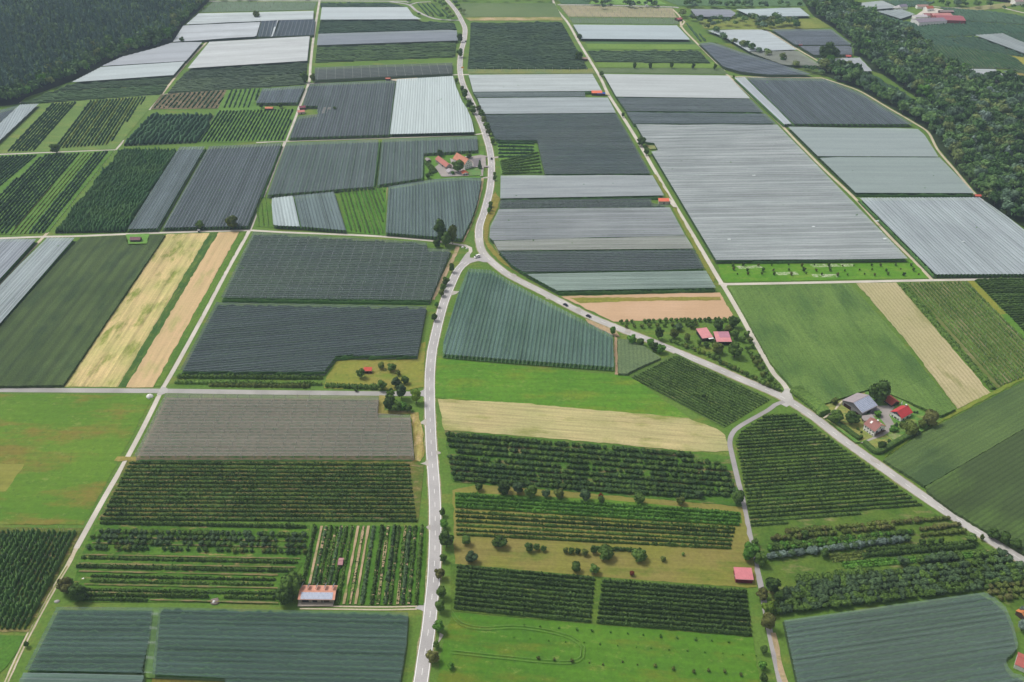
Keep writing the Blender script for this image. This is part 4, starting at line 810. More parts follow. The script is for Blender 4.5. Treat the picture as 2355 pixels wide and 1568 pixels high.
def tmesh(kind, var, lod):
    key = (kind, var, lod)
    if key in _tm: return _tm[key]
    shape = {'conifer': 'conifer', 'tall': 'tall'}.get(kind, 'round')
    mat = {'dark': L_dark, 'mid': L_mid, 'green': L_green, 'olive': L_olive, 'blue': L_blue, 'silver': L_silver, 'conifer': L_blue, 'tall': L_dark, 'yellow': leaf_mat('#5c7a2c', '#80993a'), 'red': leaf_mat('#6a3526', '#84482e'), 'bright': leaf_mat('#4f7f30', '#6f9c42'), 'brown': leaf_mat('#565c32', '#7c7e48'), 'fruit': L_dark, 'apple': leaf_mat('#304c28', '#56703e')}[kind]
    if lod == 0: V, T, Q = crown(var*7+1, 13, 2, 1100, shape, .042)
    elif lod == 1: V, T, Q = crown(var*7+2, 9, 1, 420, shape, .055)
    else: V, T, Q = crown(var*7+3, 6, 1, 90, shape, .09)
    if lod == 0:
        me = np_mesh('crown', V, [T, Q]); me.materials.append(mat)
        tv, tf = trunk_arr(); tm = bpy.data.meshes.new('trunk'); tm.from_pydata(tv, [], tf); tm.materials.append(M_bark); _tm[key] = (me, tm)
    else:
        tv, tf = trunk_arr(); tv = np.array(tv[:14]); tq = np.array([f for f in tf[:7]])+len(V)
        n0 = len(T)+len(Q); V2 = np.concatenate([V, tv]); Q2 = np.concatenate([Q, tq])
        me = np_mesh('tree', V2, [T, Q2], mi=[0]*n0+[1]*len(tq)); me.materials.append(mat); me.materials.append(M_bark); _tm[key] = (me, None)
    return _tm[key]
RAT = {'tall': 2.3, 'conifer': 2.4}
def tree(x, y, r, kind, label, group=None, lod=0, name='tree', cat='tree', ratio=None, squash=1):
    w = 2*r/pxm(x, y)*1.12; h = w*(ratio or RAT.get(kind, 1.08))
    p = P(x, y, h*.52); var = int(rng.integers(0, 4)); me, tm = tmesh(kind, var, lod); rz = float(rng.uniform(0, 6.28))
    if cat == 'tree' and label and any(q in label for q in ('bush', 'shrub')): name = cat = 'bush'
    if tm:
        e = bpy.data.objects.new(name, None); C.objects.link(e); e.location = (p[0], p[1], 0); e.rotation_euler = (0, 0, rz); e.scale = (w, w*squash, h)
        for nme, m in (('crown', me), ('trunk', tm)): o = bpy.data.objects.new(nme, m); C.objects.link(o); o.parent = e
    else:
        e = bpy.data.objects.new(name, me); C.objects.link(e); e.location = (p[0], p[1], 0); e.rotation_euler = (0, 0, rz); e.scale = (w, w*squash, h)
    return tag(e, label, cat, group)
for t in [
    (1010, 530, 13, 'tall', 'tall dark tree at the left of the clump by the curved lane', 1.9), (1040, 541, 11, 'olive', 'yellowish tree at the right of the clump by the curved lane', 1.7),
    (1024, 551, 12, 'mid', 'rounded green tree in the middle of the clump by the curved lane', 1.3), (1004, 560, 8, 'dark', 'low dark bush at the foot of the clump by the curved lane', 1),
    (1039, 617, 7, 'dark', 'round dark tree on the verge just below the junction', 1.3), (1025, 647, 8, 'mid', 'round tree third from the junction along the main road', 1), (1019, 660, 8, 'mid', 'round tree between two others left of the curving road', 1),
    (1015, 674, 7, 'olive', 'round tree with paler crown lowest of the three left of the curving road', 1), (1003, 700, 6, 'green', 'light green roadside bush above the field entrance', 1), (999, 730, 7, 'dark', 'dark roadside bush by the slate dark net', 1.1),
    (532, 512, 14, 'olive', 'large olive tree on the farm lane below the dark net', 1), (459, 518, 9, 'mid', 'smaller bushy tree with a hut beside it on the farm lane', 1),
    (699, 177, 8, 'mid', 'rounded tree at the crossing of two far tracks', 1.3), (719, 180, 6, 'olive', 'thin pale tree right of the far track crossing', 1.5), (128, 342, 12, 'mid', 'lone bushy tree on the track between far left orchards', .8),
    (418, 92, 5, 'dark', 'small dark tree at the lower edge of a far white net', 1.2), (590, 34, 8, 'olive', 'bushy tree on the far white net corner', 1), (770, 251, 4, 'mid', 'small tree in the notch of the grey violet net', 1.3),
    (600, 243, 5, 'dark', 'small dark shrub left of the orange hut', 1), (645, 243, 6, 'dark', 'broad dark shrub right of the orange hut', .8),
    (829, 858, 10, 'mid', 'green tree leaning over the small red hut', 1.1), (875, 842, 8, 'olive', 'olive shrub right of the red hut', .9), (901, 844, 11, 'mid', 'spreading shrub in the red hut meadow', .8), (915, 858, 6, 'olive', 'thin pale shrub in the red hut meadow', .9),
    (912, 879, 12, 'blue', 'grey green tree in the corner of the red hut meadow', .9), (931, 874, 9, 'mid', 'green tree right of the grey green one', .9), (878, 885, 12, 'mid', 'bushy tree at the right end of the meadow hedge', .9), (819, 896, 5, 'dark', 'small shrub at the edge of the cross road', .8), (898, 896, 5, 'dark', 'small round shrub left of the dark conical tree', .8),
    (922, 899, 12, 'blue', 'conical dark tree straddling the cross road', 1.5), (956, 910, 12, 'yellow', 'bright yellow green tree nearest the main road crossing', 1.4),
    (897, 915, 11, 'mid', 'tall tree at the back of the dark grove by the crossing', 1.3), (893, 932, 13, 'dark', 'leftmost tree of the dark grove by the crossing', 1.1), (911, 935, 11, 'mid', 'middle tree of the dark grove by the crossing', 1.0), (926, 934, 10, 'green', 'light green tree in the grove by the crossing', .9), (939, 938, 9, 'dark', 'rightmost tree of the dark grove by the crossing', .9),
    (1026, 1242, 17, 'dark', 'big dark tree crowding the right edge of the main road', 1.1), (1022, 1205, 10, 'green', 'light green tree above the big dark roadside tree', 1), (1016, 1178, 7, 'mid', 'narrow roadside tree at the upper end of the line', 1.4), (1020, 1283, 9, 'mid', 'bushy roadside tree below the big dark one', 1),
    (1011, 1318, 12, 'brown', 'brownish roadside tree beside the solar barn orchard', 1.1), (1013, 1361, 13, 'mid', 'roadside tree opposite the farm track entrance', 1.1), (1011, 1392, 13, 'mid', 'roadside tree just below the farm track entrance', 1.1), (1008, 1442, 13, 'green', 'pale green roadside tree by the bottom meadow', 1.1), (1003, 1484, 8, 'mid', 'small shrub below the pale green roadside tree', 1.2), (995, 1510, 14, 'brown', 'brownish tree lowest in the roadside line', 1), (1036, 1532, 8, 'green', 'small light tree in the bottom meadow', 1),
    (179, 1362, 19, 'dark', 'dense dark tree at the left end of the mixed orchard', .95), (149, 1350, 17, 'brown', 'bare looking brown tree overhanging the left track', 1), (160, 1341, 10, 'mid', 'small green tree behind the brown one on the left track', 1), (61, 1481, 6, 'dark', 'small dark bush in the middle of the left track', 1.3),
    (668, 1345, 24, 'mid', 'big green tree touching the left of the solar barn', 1), (655, 1370, 20, 'dark', 'dark tree at the front left of the solar barn', .9), (686, 1332, 12, 'mid', 'small tree right behind the solar barn corner', 1),
    (1726, 1270, 18, 'green', 'bright green tree covering the lane above the red barn', 1.05), (1748, 1284, 15, 'mid', 'darker tree right of the lane above the red barn', 1), (1735, 1247, 8, 'mid', 'small bush on the lane verge above the bright green tree', 1),
    (1775, 1346, 17, 'dark', 'dark tree right of the lane beside the red barn', 1.1), (1752, 1368, 14, 'brown', 'brownish tree hanging over the lane below the red barn', 1), (1766, 1398, 14, 'yellow', 'yellow green tree lower on the lane', 1), (1763, 1430, 17, 'brown', 'large brown green tree at the corner of the lower right net', 1.2), (1790, 1370, 14, 'dark', 'dark bush at the left end of the round tree rows', .9), (1755, 1495, 9, 'mid', 'small tree left of the bottom lane', 1), (1752, 1530, 10, 'green', 'light bush left of the bottom lane', 1), (1758, 1560, 10, 'dark', 'dark bush at the bottom edge left of the lane', 1),
    (1695, 1146, 15, 'dark', 'dark tree on the lane at the end of the dark orchard', 1),
    (1408, 762, 7, 'green', 'small tree on the dirt strip by the teal net', 1.3), (1452, 780, 10, 'green', 'bushy tree below the right hand road', 1), (1471, 787, 9, 'dark', 'dark bush second below the right hand road', .8), (1494, 789, 9, 'green', 'light bush third below the right hand road', .9), (1505, 797, 11, 'dark', 'dark bush fourth below the right hand road', .8), (1520, 803, 10, 'bright', 'bright bush last below the right hand road', .9), (1615, 908-0, 5, 'mid', 'lone bush on the upper edge of the tilted orchard', 1),
    (1516, 767, 10, 'dark', 'dark conical tree in the garden left of the two pink roofs', 1.4), (1552, 768, 11, 'olive', 'olive tree left of the two pink roofs', .9), (1590, 746, 9, 'mid', 'bush behind the left pink roof', .9), (1650, 748, 12, 'dark', 'dark tree behind the right pink roof', .9), (1688, 742, 12, 'dark', 'dark tree at the top right of the pink roof garden', 1), (1674, 758, 9, 'olive', 'yellowish tree right of the dark one in the pink roof garden', 1), (1690, 770, 10, 'mid', 'round tree right of the right pink roof', 1), (1650, 800, 13, 'olive', 'pale willow like tree below the pink roofs', .85), (1690, 806, 17, 'mid', 'large loose tree below right of the pink roofs', .9), (1624, 793, 7, 'dark', 'small dark bush between the pink roofs and the pale tree', .9), (1608, 787, 6, 'mid', 'small bush below the left pink roof', 1), (1580, 778, 8, 'olive', 'small olive bush left of the left pink roof', 1), (1560, 752, 9, 'blue', 'grey bush at the upper left of the pink roof garden', .8),
    (2019.5, 900, 24, 'dark', 'huge round dark tree behind the farm barns', 1.0), (1922, 960, 16, 'mid', 'left one of two round trees in the farm orchard', .85), (1961, 963, 17, 'dark', 'right one of two round trees in the farm orchard', .85), (2139, 966, 19, 'brown', 'dark brownish round tree at the right end of the farm', .85), (2093, 985, 17, 'olive', 'round olive tree in the garden right of the farmhouse', .9), (2118, 976, 10, 'olive', 'smaller pale tree between the round ones right of the farm', .95), (2025, 1025, 9, 'dark', 'round dark bush inside the hedge corner', 1), (2035, 1023, 5, 'conifer', 'small blue spruce beside the round dark bush', 1.6), (2044, 1015, 4, 'blue', 'thin small tree in the hedge corner garden', 1.2), (1918, 923, 8, 'olive', 'loose brown tree left of the solar barn roof', .9), (2112, 996, 6, 'blue', 'blue grey shrub at the hedge end', 1.1), (2018, 952, 9, 'green', 'clipped green bush in the farm courtyard', .75), (2060, 978, 5, 'conifer', 'slim blue conifer below the red roofed house', 1.7), (2054, 987, 9, 'green', 'rounded hedge bush below the red roofed house', .7), (2074, 968+10, 7, 'olive', 'small pale tree in front of the red roofed house', .9) , (2102, 948, 3, 'mid', 'tiny shrub behind the red roofed house', 1.1), (2108, 949, 3, 'blue', 'tiny bluish shrub behind the red roofed house', 1.2),
    (1950, 985, 3.5, 'mid', 'tiny shrub left in the farm orchard', 1), (1972, 987, 3.5, 'mid', 'tiny shrub in the middle of the farm orchard', 1), (1979, 1004, 4.5, 'mid', 'small shrub near the front hedge of the farm', 1), (1980, 994, 3, 'mid', 'second tiny shrub near the farmhouse wall', 1),
    (1053, 382, 14, 'mid', 'big round tree in front of the orange farmhouse roof', .95), (1103, 378, 4.5, 'conifer', 'slim dark conifer right of the orange farmhouse', 2.2), (1077, 358, 8, 'mid', 'bush behind the ridge of the orange farmhouse', .7), (1012, 352, 7, 'dark', 'dark tree behind the smaller red barn roof', 1), (1041, 398, 4, 'green', 'small round bush by the grey roofed shed', 1), (983, 404, 6, 'dark', 'dark bush in the plot left of the farm', 1), (990, 398, 5, 'mid', 'lighter bush in the plot left of the farm', 1),
    (1057, 87, 6, 'dark', 'small dark tree left of the far road', 1.3), (1057, 122, 7, 'dark', 'dark tree left of the road above the crossing', 1.2), (1062, 205, 5, 'dark', 'dark tree on the road shoulder near the pale net', 1.2), (1068, 217, 8, 'dark', 'bushy dark tree lining the road bend', 1.1), (1080, 240, 9, 'dark', 'dark tree in the road bend group', 1.1), (1086, 253, 8, 'mid', 'lower tree in the road bend group', 1), (1100, 249, 6, 'olive', 'olive shrub right of the road bend', 1), (1107, 262, 8, 'mid', 'bushy shrub right of the road bend', 1), (1113, 276, 7, 'olive', 'third shrub right of the road bend', 1), (1119, 290, 7, 'mid', 'fourth shrub right of the road bend', 1), (1124, 303, 7, 'olive', 'fifth shrub right of the road bend', 1), (1133, 325, 6, 'mid', 'bush at the left corner of the loose orchard', 1), (1050, 185, 4, 'mid', 'small bush at the corner of the very pale net', 1.2),
    (1137, 400, 4, 'mid', 'small tree opposite the farm', 1), (1137, 410, 4, 'dark', 'second small tree opposite the farm', 1.2), (1128, 470, 5, 'mid', 'hedge shrub at the upper right of the road bend', 1.2), (1124, 485, 5, 'green', 'hedge shrub lower at the right of the road bend', 1.2), (1126, 478, 5, 'dark', 'hedge shrub between two others right of the road bend', 1.2),
    (1475, 326, 10, 'dark', 'broad tree at the hut notch of the central track', .9), (1486, 349, 6, 'mid', 'tree just below the hut notch on the central track', 1.2), (1432, 265, 4, 'dark', 'small tree beside the central track', 1.2), (1332, 85, 6, 'dark', 'round tree at the corner of the cyan white net', 1), (1331, 129, 9, 'mid', 'bushy tree left of the beige hut', 1), (1383, 170, 5, 'mid', 'low bush at the track crossing', 1), (1687, 176, 3, 'mid', 'tiny bush on the upper right track corner', 1),
    (1459, 151, 4, 'dark', 'first tree from the left in the far grass strip', 1.6), (1495, 151, 4, 'dark', 'second tree from the left in the far grass strip', 1.5), (1544, 150, 4.5, 'dark', 'third tree from the left in the far grass strip', 1.5), (1594, 152, 4, 'dark', 'fourth tree from the left in the far grass strip', 1.5), (1644, 154, 4, 'dark', 'fifth tree from the left in the far grass strip', 1.5),
    (1899, 118, 17, 'dark', 'large dark tree in the notch of the dark grey nets', 1), (1917, 122, 12, 'dark', 'second dark tree next to the tiny red roof', 1), (2283, 1229, 12, 'dark', 'first round dark tree at the verge of the right road', 1), (2311, 1240, 13, 'dark', 'second dark tree at the verge of the right road', 1), (2335, 1252, 12, 'dark', 'third dark tree at the verge of the right road', 1), (2258, 1236, 5, 'olive', 'slim small tree left of the dark ones by the right road', 1.5), (2233, 1238, 12, 'mid', 'spreading bush left of the verge trees', .8), (2140, 1244, 8, 'mid', 'leaning tree right of the silver row', 1.3), (2163, 1243, 6, 'dark', 'slim leaning tree right of the silver row', 1.6), (2120, 1246, 8, 'dark', 'round tree at the end of the silver row', 1.1), (1895, 1272, 10, 'dark', 'single black green tree standing in the silver row', 1.1),
    (1070, 1243, 11, 'mid', 'left bush in the tan mown orchard', .9), (1148, 1248, 16, 'dark', 'widest bush clump in the tan mown orchard', .7), (1084, 1283, 13, 'blue', 'grey green tree low on the left of the tan orchard', .9), (1392, 1271, 18, 'mid', 'big round bush clump in the middle of the tan orchard', .75), (1470, 1277, 16, 'mid', 'big bush right of the middle of the tan orchard', .75), (1365, 1265, 8, 'dark', 'dark bush left of the big round clump', 1.2), (1325, 1306, 12, 'mid', 'left one of two round bushes above the lower rows', .9), (1367, 1308, 12, 'mid', 'right one of two round bushes above the lower rows', .9), (1452, 1319, 6, 'red', 'rust red bush in the tan mown orchard', .95), (1525, 1285, 6, 'olive', 'small olive bush right in the tan orchard', 1),
    (1216, 1258, 9, 'dark', 'first of the three dark bushes in a line in the tan orchard', 1.2), (1234, 1258, 8, 'mid', 'second of the three dark bushes in a line in the tan orchard', 1), (1250, 1262, 7, 'dark', 'third of the three dark bushes in a line in the tan orchard', 1), (1300, 1265, 7, 'olive', 'first of four pale bushes in the tan orchard', 1), (1314, 1267, 7, 'mid', 'second of four pale bushes in the tan orchard', 1), (1329, 1267, 7, 'dark', 'third of four pale bushes in the tan orchard', 1), (1346, 1270, 8, 'olive', 'fourth of four pale bushes in the tan orchard', 1), (1570, 1275, 4, 'mid', 'tiny tree at the right end of the tan orchard rows', 1),
    (1101, 1119, 9, 'dark', 'first round tree on the mown path below the dark orchard', 1), (1159, 1122, 15, 'dark', 'second and widest tree on the mown path', 1), (1190, 1122, 13, 'blue', 'third tree on the mown path, grey green', 1), (1219, 1130, 15, 'mid', 'fourth tree on the mown path', 1), (1255, 1134, 10, 'blue', 'fifth tree on the mown path, small and rounded', 1.1), (1285, 1135, 11, 'olive', 'sixth tree on the mown path, pale', 1), (1345, 1139, 12, 'blue', 'seventh tree on the mown path, blue green', 1.1), (1382, 1149, 8, 'dark', 'eighth tree on the mown path, low and dark', 1), (1381, 1140, 5, 'red', 'reddish shrub behind the eighth tree on the mown path', 1), (1472, 1147, 14, 'mid', 'ninth tree on the mown path, broad', .9), (1564, 1150, 10, 'olive', 'tenth tree on the mown path', .95), (1608, 1137, 8, 'blue', 'bluish bush at the right end of the dark orchard', 1),
    (2352, 1405, 9, 'silver', 'silvery bush at the right picture edge beside a hut', 1), (2353, 1440, 12, 'silver', 'silvery bush at the right picture edge, lower one', 1.1), (1850, 1229, 10, 'dark', 'dark bush in the yellowish tree rows', .8)]:
    tree(*t[:5], ratio=t[5] if t[3] not in ('tall', 'conifer') or t[5] > 1.55 else None)
# small orchard saplings in the two meadows
gsap = 'young trees dotted over the meadows'
for k in range(13): tree(1207+k*39+rng.normal(0, 2), 1437+k*3.2, 2.8+rng.uniform(-.6, .8), 'green', ordn(k+1)+' sapling from the left in the upper line across the bottom meadow', gsap, lod=1, name='sapling', cat='sapling')
for k in range(15): tree(1180+k*40+rng.normal(0, 3), 1466+k*3.0+rng.normal(0, 1), 2.1+rng.uniform(-.8, .8), 'green', ordn(k+1)+' sapling from the left in the middle line across the bottom meadow', gsap, lod=1, name='sapling', cat='sapling')
for k in range(13): tree(1230+k*40+rng.normal(0, 4), 1512+k*3.0+rng.normal(0, 2), 2.8+rng.uniform(-1, 2), 'olive', ordn(k+1)+' sapling from the left in the lowest line across the bottom meadow', gsap, lod=1, name='sapling', cat='sapling')
for k in range(42):
    i, j = k//14, k % 14; tree(1680+j*32+rng.normal(0, 4)+i*6, 609+i*10.5+rng.normal(0, 1), 2.6+rng.uniform(-1, 1.6), ['mid', 'dark', 'brown'][k % 3], ordn(j+1)+' sapling from the left in the '+['back', 'middle', 'front'][i]+' line of the flowery meadow', 'saplings of the flowery meadow', lod=1, ratio=1.2, name='sapling', cat='sapling')
# round fruit trees in rows: the 300 that show largest stand alone, the rest as one mass
FR = []
def frow(a, b, n, r, kind, label, grp, jit=.12, h=1.0, miss=.06):
    for k in range(n):
        if rng.random() < miss: continue
        t = (k+rng.normal(0, jit))/max(1, n-1); x, y = a[0]+(b[0]-a[0])*t, a[1]+(b[1]-a[1])*t
        rr = r*rng.uniform(.8, 1.2); w = 2*rr/pxm(x, y); p = P(x, y, w*h*.5)
        FR.append((float(np.hypot(p[0], p[1])), p, w*1.15, w*h, kind if isinstance(kind, str) else kind[int(rng.integers(0, len(kind)))], f'{ordn(k+1)} from the left, {label}', grp or label))
di = 'fruit trees of the dark orchard below the stubble'
for i, (a, b) in enumerate([((1030, 998), (1590, 1046)), ((1032, 1010), (1650, 1064)), ((1036, 1023), (1665, 1077)), ((1050, 1036), (1672, 1090)), ((1034, 1050), (1676, 1102)), ((1038, 1063), (1682, 1115)), ((1040, 1076), (1686, 1128)), ((1042, 1088), (1688, 1138)), ((1046, 1099), (1600, 1141))]):
    frow(a, b, 96, 6.0, ['dark', 'apple', 'mid', 'apple'], f'dark fruit tree of the {ordn(i+1)} row below the stubble field', di, h=.95, miss=.05 if i not in (0, 4) else .15)
bi = 'round fruit trees of the mixed orchard'
for i, (a, b) in enumerate([((235, 1221), (700, 1229)), ((212, 1233), (700, 1241)), ((214, 1244), (698, 1254)), ((204, 1257), (700, 1268))]):
    frow(a, b, 38, 6.4, ['blue', 'mid', 'blue'] if i < 3 else ['apple', 'olive', 'apple'], f'bushy fruit tree of the {ordn(i+1)} row in the mixed left orchard', bi, miss=.12 if i != 2 else .3)
hi = 'fruit trees of the right hand orchard strip'
for i, (a, b, n, r, kk, d) in enumerate([((1811, 1222), (2180, 1190), 42, 6.5, ['olive', 'olive', 'brown'], 'yellowish fruit tree in the upper pale row'), ((1778, 1238), (2050, 1210), 32, 6.5, ['olive', 'brown', 'olive'], 'yellowish fruit tree in the lower pale row'),
        ((2118, 1216), (2205, 1205), 12, 6, 'brown', 'brown green fruit tree near the right road'), ((2120, 1230), (2215, 1220), 12, 6, 'olive', 'olive fruit tree near the right road'), ((1768, 1256), (2098, 1222), 42, 7, ['mid', 'dark', 'green'], 'dark green tree behind the silver row'), ((1770, 1262), (2060, 1236), 34, 6.5, ['mid', 'green'], 'green tree directly behind the silver row'),
        ((1768, 1279), (2086, 1238), 64, 7.5, ['silver', 'silver', 'blue'], 'silvery leaved tree of the silver row'),
        ((1835, 1334), (2000, 1312), 9, 10, 'mid', 'large loose tree above the round tree rows'), ((2076, 1290), (2300, 1272), 13, 11, ['mid', 'blue'], 'large loose tree near the verge of the right road'),
        ((1831, 1345), (2320, 1286), 38, 9.5, ['blue', 'mid'], 'round tree of the topmost round tree row'), ((1806, 1360), (2345, 1300), 42, 9.5, ['blue', 'mid', 'blue'], 'round tree of the second round tree row'), ((1788, 1376), (2370, 1314), 44, 9.5, ['blue', 'mid'], 'round tree of the third round tree row'), ((1783, 1391), (2370, 1328), 44, 9.5, ['blue', 'dark', 'mid'], 'round tree of the fourth round tree row'), ((1788, 1404), (2250, 1350), 35, 9, ['mid', 'blue'], 'round tree of the row nearest the lower right net'),
        ((2265, 1349), (2400, 1336), 10, 8.5, ['olive', 'brown', 'mid'], 'olive round tree in the right corner plot'), ((2275, 1362), (2400, 1352), 9, 8.5, ['brown', 'olive'], 'brownish round tree in the right corner plot'), ((2300, 1374), (2400, 1366), 7, 8.5, ['brown', 'olive'], 'lowest round tree in the right corner plot')]):
    frow(a, b, n, r, kk, d, hi, miss=.04)
pg = 'trees around the pink roofed sheds'
for a, b, n, r, kk, d in [((1428, 739), (1556, 735), 11, 5, 'mid', 'small round tree in the line below the bare soil field'), ((1563, 735), (1690, 734), 12, 5, ['mid', 'dark'], 'round tree in the line behind the pink roofs'), ((1440, 750), (1600, 744), 10, 5, ['olive', 'mid'], 'orchard tree left of the pink roofs'), ((1718, 770), (1766, 866), 9, 6.5, ['olive', 'mid'], 'orchard tree in the outer line beside the pale lane'), ((1706, 780), (1752, 858), 8, 6.5, ['mid', 'olive'], 'orchard tree in the inner line beside the pale lane'),
                          ((1540, 782), (1600, 800), 7, 5, 'mid', 'bush on the bank of the right hand road'), ((1576, 795), (1650, 822), 8, 6, ['mid', 'olive', 'yellow'], 'bush above the right hand road below the pink roofs'), ((1655, 830), (1780, 890), 16, 6, ['mid', 'olive', 'dark'], 'bush in the hedge above the right hand road'), ((1775, 870), (1790, 893), 3, 6, 'mid', 'bush in the point between the two roads')]:
    frow(a, b, n, r, kk, d, pg, miss=.05)
FR.sort(key=lambda q: q[0]/q[2])
for k, (d, p, w, h, kind, lab, grp) in enumerate(FR[:300]):
    me, _ = tmesh(kind, k % 4, 1); o = bpy.data.objects.new('fruit_tree', me); C.objects.link(o)
    o.location = (p[0], p[1], 0); o.scale = (w, w, h); o.rotation_euler = (0, 0, k*1.7); tag(o, lab, 'fruit tree', grp)
def mass(items, lod, name, label, cat=None, mats=None):
    """many plants as one mesh"""
    kinds = sorted(set(q[4] for q in items)); Vs, Ts, Qs, mt, mq, o = [], [], [], [], [], 0
    for k, (d, p, w, h, kind, *_) in enumerate(items):
        key = ('raw', kind if kind in ('tall', 'conifer') else ('dome' if name == 'broadleaf_trees' or (name == 'conifer_forest') else 'round'), k % 5, lod)
        if key not in _tm:
            sh = key[1]; _tm[key] = crown(k*3+11, 6 if sh != 'conifer' else 6, 1, {1: 160, 2: 40}[lod], sh, {1: .07, 2: .1}[lod])
        V, T, Q = _tm[key]; a = k*2.4; ca, sa = math.cos(a), math.sin(a)
        X = np.stack([V[:, 0]*ca-V[:, 1]*sa, V[:, 0]*sa+V[:, 1]*ca, V[:, 2]], 1)*[w, w, h]+[p[0], p[1], 0]
        Vs.append(X); Ts.append(T+o); Qs.append(Q+o); o += len(V); mt.append(np.full(len(T), kinds.index(kind))); mq.append(np.full(len(Q), kinds.index(kind)))
    me = np_mesh(name, np.concatenate(Vs), [np.concatenate(Ts), np.concatenate(Qs)], mi=np.concatenate(mt+mq))
    return tag(link(name, me, None, mats or [tmesh(kk, 0, 1)[0].materials[0] for kk in kinds]), label, cat, kind='stuff')
mass(FR[300:], 1, 'fruit_trees', 'remaining fruit trees of the orchards')
V, Fq = join([hedge((*a,), (*b,), h, w, seg, 3, .25) for a, b, h, w, seg in NETROWS])
tag(link('netted_fruit_trees', np_mesh('netted_fruit_trees', V, Fq), None, L_net), 'rows of fruit trees showing through the hail nets', kind='stuff')
# ------------------------------------------------------------ woods
def inpoly(x, y, q):
    c = False; n = len(q)
    for i in range(n):
        (ax, ay), (bx, by) = q[i][:2], q[(i+1) % n][:2]
        if (ay > y) != (by > y) and x < (bx-ax)*(y-ay)/(by-ay)+ax: c = not c
    return c
def scatter(pts, sp_, seed, world=False):
    q = [P(x, y)[:2] for x, y in pts]; r = np.random.default_rng(seed); xs = [p[0] for p in q]; ys = [p[1] for p in q]; out = []
    y = min(ys); k = 0
    while y < max(ys):
        x = min(xs)+(k % 2)*sp_/2
        while x < max(xs):
            u, v = x+r.uniform(-.38, .38)*sp_, y+r.uniform(-.38, .38)*sp_
            if inpoly(u, v, q): out.append((u, v))
            x += sp_
        y += sp_*.87; k += 1
    return out
WD = []
for (u, v) in scatter(wood_r, 10.5, 3):
    w = rng.uniform(10, 18.5); h = w*rng.uniform(.95, 1.35); k = rng.choice(['mid', 'dark', 'wood', 'olive', 'silver', 'blue', 'green'], p=[.27, .24, .17, .12, .03, .14, .03])
    WD.append([math.hypot(u, v), (u, v), w, h, k if k != 'wood' else 'apple', 'broad leaved tree in the riverside wood', 'trees of the riverside wood'])
lines = [([(1570, 33), (1590, 40), (1610, 48), (1625, 62), (1645, 70), (1665, 88), (1690, 95), (1715, 103), (1728, 110), (1745, 116), (1765, 124), (1800, 137), (1830, 147), (1850, 156), (1868, 160), (1888, 166), (1905, 160), (1925, 180), (1950, 186), (1975, 190), (1995, 203), (2015, 213), (2035, 225), (2055, 236), (2075, 246), (2100, 258), (2115, 262)], 8.5, 'tree in the line between the nets up to the wood', 'tree line on the old stream'),
         ([(1790, 52), (1775, 44), (1785, 38), (1760, 46), (1745, 48), (1740, 58), (1755, 60), (1775, 58), (1800, 48), (1812, 52), (1826, 48), (1832, 58), (1735, 40)], 9, 'tree of the cluster in the far pale meadow', 'tree cluster in the far pale meadow'),
         ([(1640, 44), (1655, 42), (1670, 50), (1688, 44), (1700, 40), (1712, 48), (1690, 55), (1650, 55), (1725, 36), (1632, 50), (1640, 57)], 8, 'tree of the dark cluster below the violet grey net', 'tree cluster below the violet grey net'),
         ([(1000, 4), (1012, 8), (1020, 14), (1028, 22), (1034, 30), (1040, 38), (1032, 42), (1014, 38), (992, 34), (1046, 6), (1052, 15), (1058, 24), (1064, 27), (1015, 2), (963, 34), (940, 2)], 6, 'small tree around the far road loop', 'trees at the far road loop')]
for pts, r, d, g in lines:
    for x, y in pts:
        for q in range(2 if r > 8.2 else 1):
            xx, yy = x+rng.normal(0, 5)*q, y+rng.normal(0, 3)*q; w = 2*r*rng.uniform(.7, 1.15)/pxm(xx, yy); h = w*rng.uniform(1, 1.3); p = P(xx, yy, h*.45)
            WD.append([math.hypot(p[0], p[1]), (p[0], p[1]), w*1.1, h, rng.choice(['mid', 'dark', 'blue', 'olive']), d, g])
top = []
for x0, x1, y0, y1, n in ((440, 720, -3, 2, 26), (1430, 1600, 12, 20, 16), (1560, 1900, 15, 21, 30), (1360, 1400, 2, 22, 9), (1050, 1350, -4, 5, 22), (2300, 2420, 12, 30, 9), (2160, 2300, 14, 20, 12), (1930, 2160, -8, 2, 16), (2195, 2215, 8, 16, 5)):
    for k in range(n):
        x, y = rng.uniform(x0, x1), rng.uniform(y0, y1); w = rng.uniform(8, 13); p = P(x, y); WD.append([math.hypot(p[0], p[1]), (p[0], p[1]), w, w*1.15, rng.choice(['mid', 'dark', 'blue']), 'tree in the far line at the top of the view', 'far trees at the top of the view'])
edge = [(478, 4), (455, 29), (422, 60), (397, 97), (360, 112), (290, 129), (236, 153), (205, 169), (160, 188), (110, 207), (70, 224), (42, 239), (-60, 252)]
for i in range(len(edge)-1):
    a, b = P(*edge[i])[:2], P(*edge[i+1])[:2]; L = np.linalg.norm(b-a); nn = np.array([-(b-a)[1], (b-a)[0]])/L
    for t in np.arange(0, L, 10.5):
        for row in range(5 if i < 8 else 3):
            p = a+(b-a)*(t+rng.uniform(-2, 2))/L-nn*(5+row*11+rng.uniform(-3, 3)); w = rng.uniform(10, 16)
            WD.append([float(np.hypot(*p)), (p[0], p[1]), w, w*rng.uniform(1.1, 1.5), rng.choice(['mid', 'dark', 'olive', 'apple', 'green'], p=[.3, .3, .12, .2, .08]), 'broad leaved tree at the edge of the conifer forest', 'edge trees of the conifer forest'])
WM = {'mid': L_w1, 'dark': L_w2, 'apple': L_w2, 'olive': L_w3, 'blue': L_w4, 'silver': L_silver, 'green': L_green}
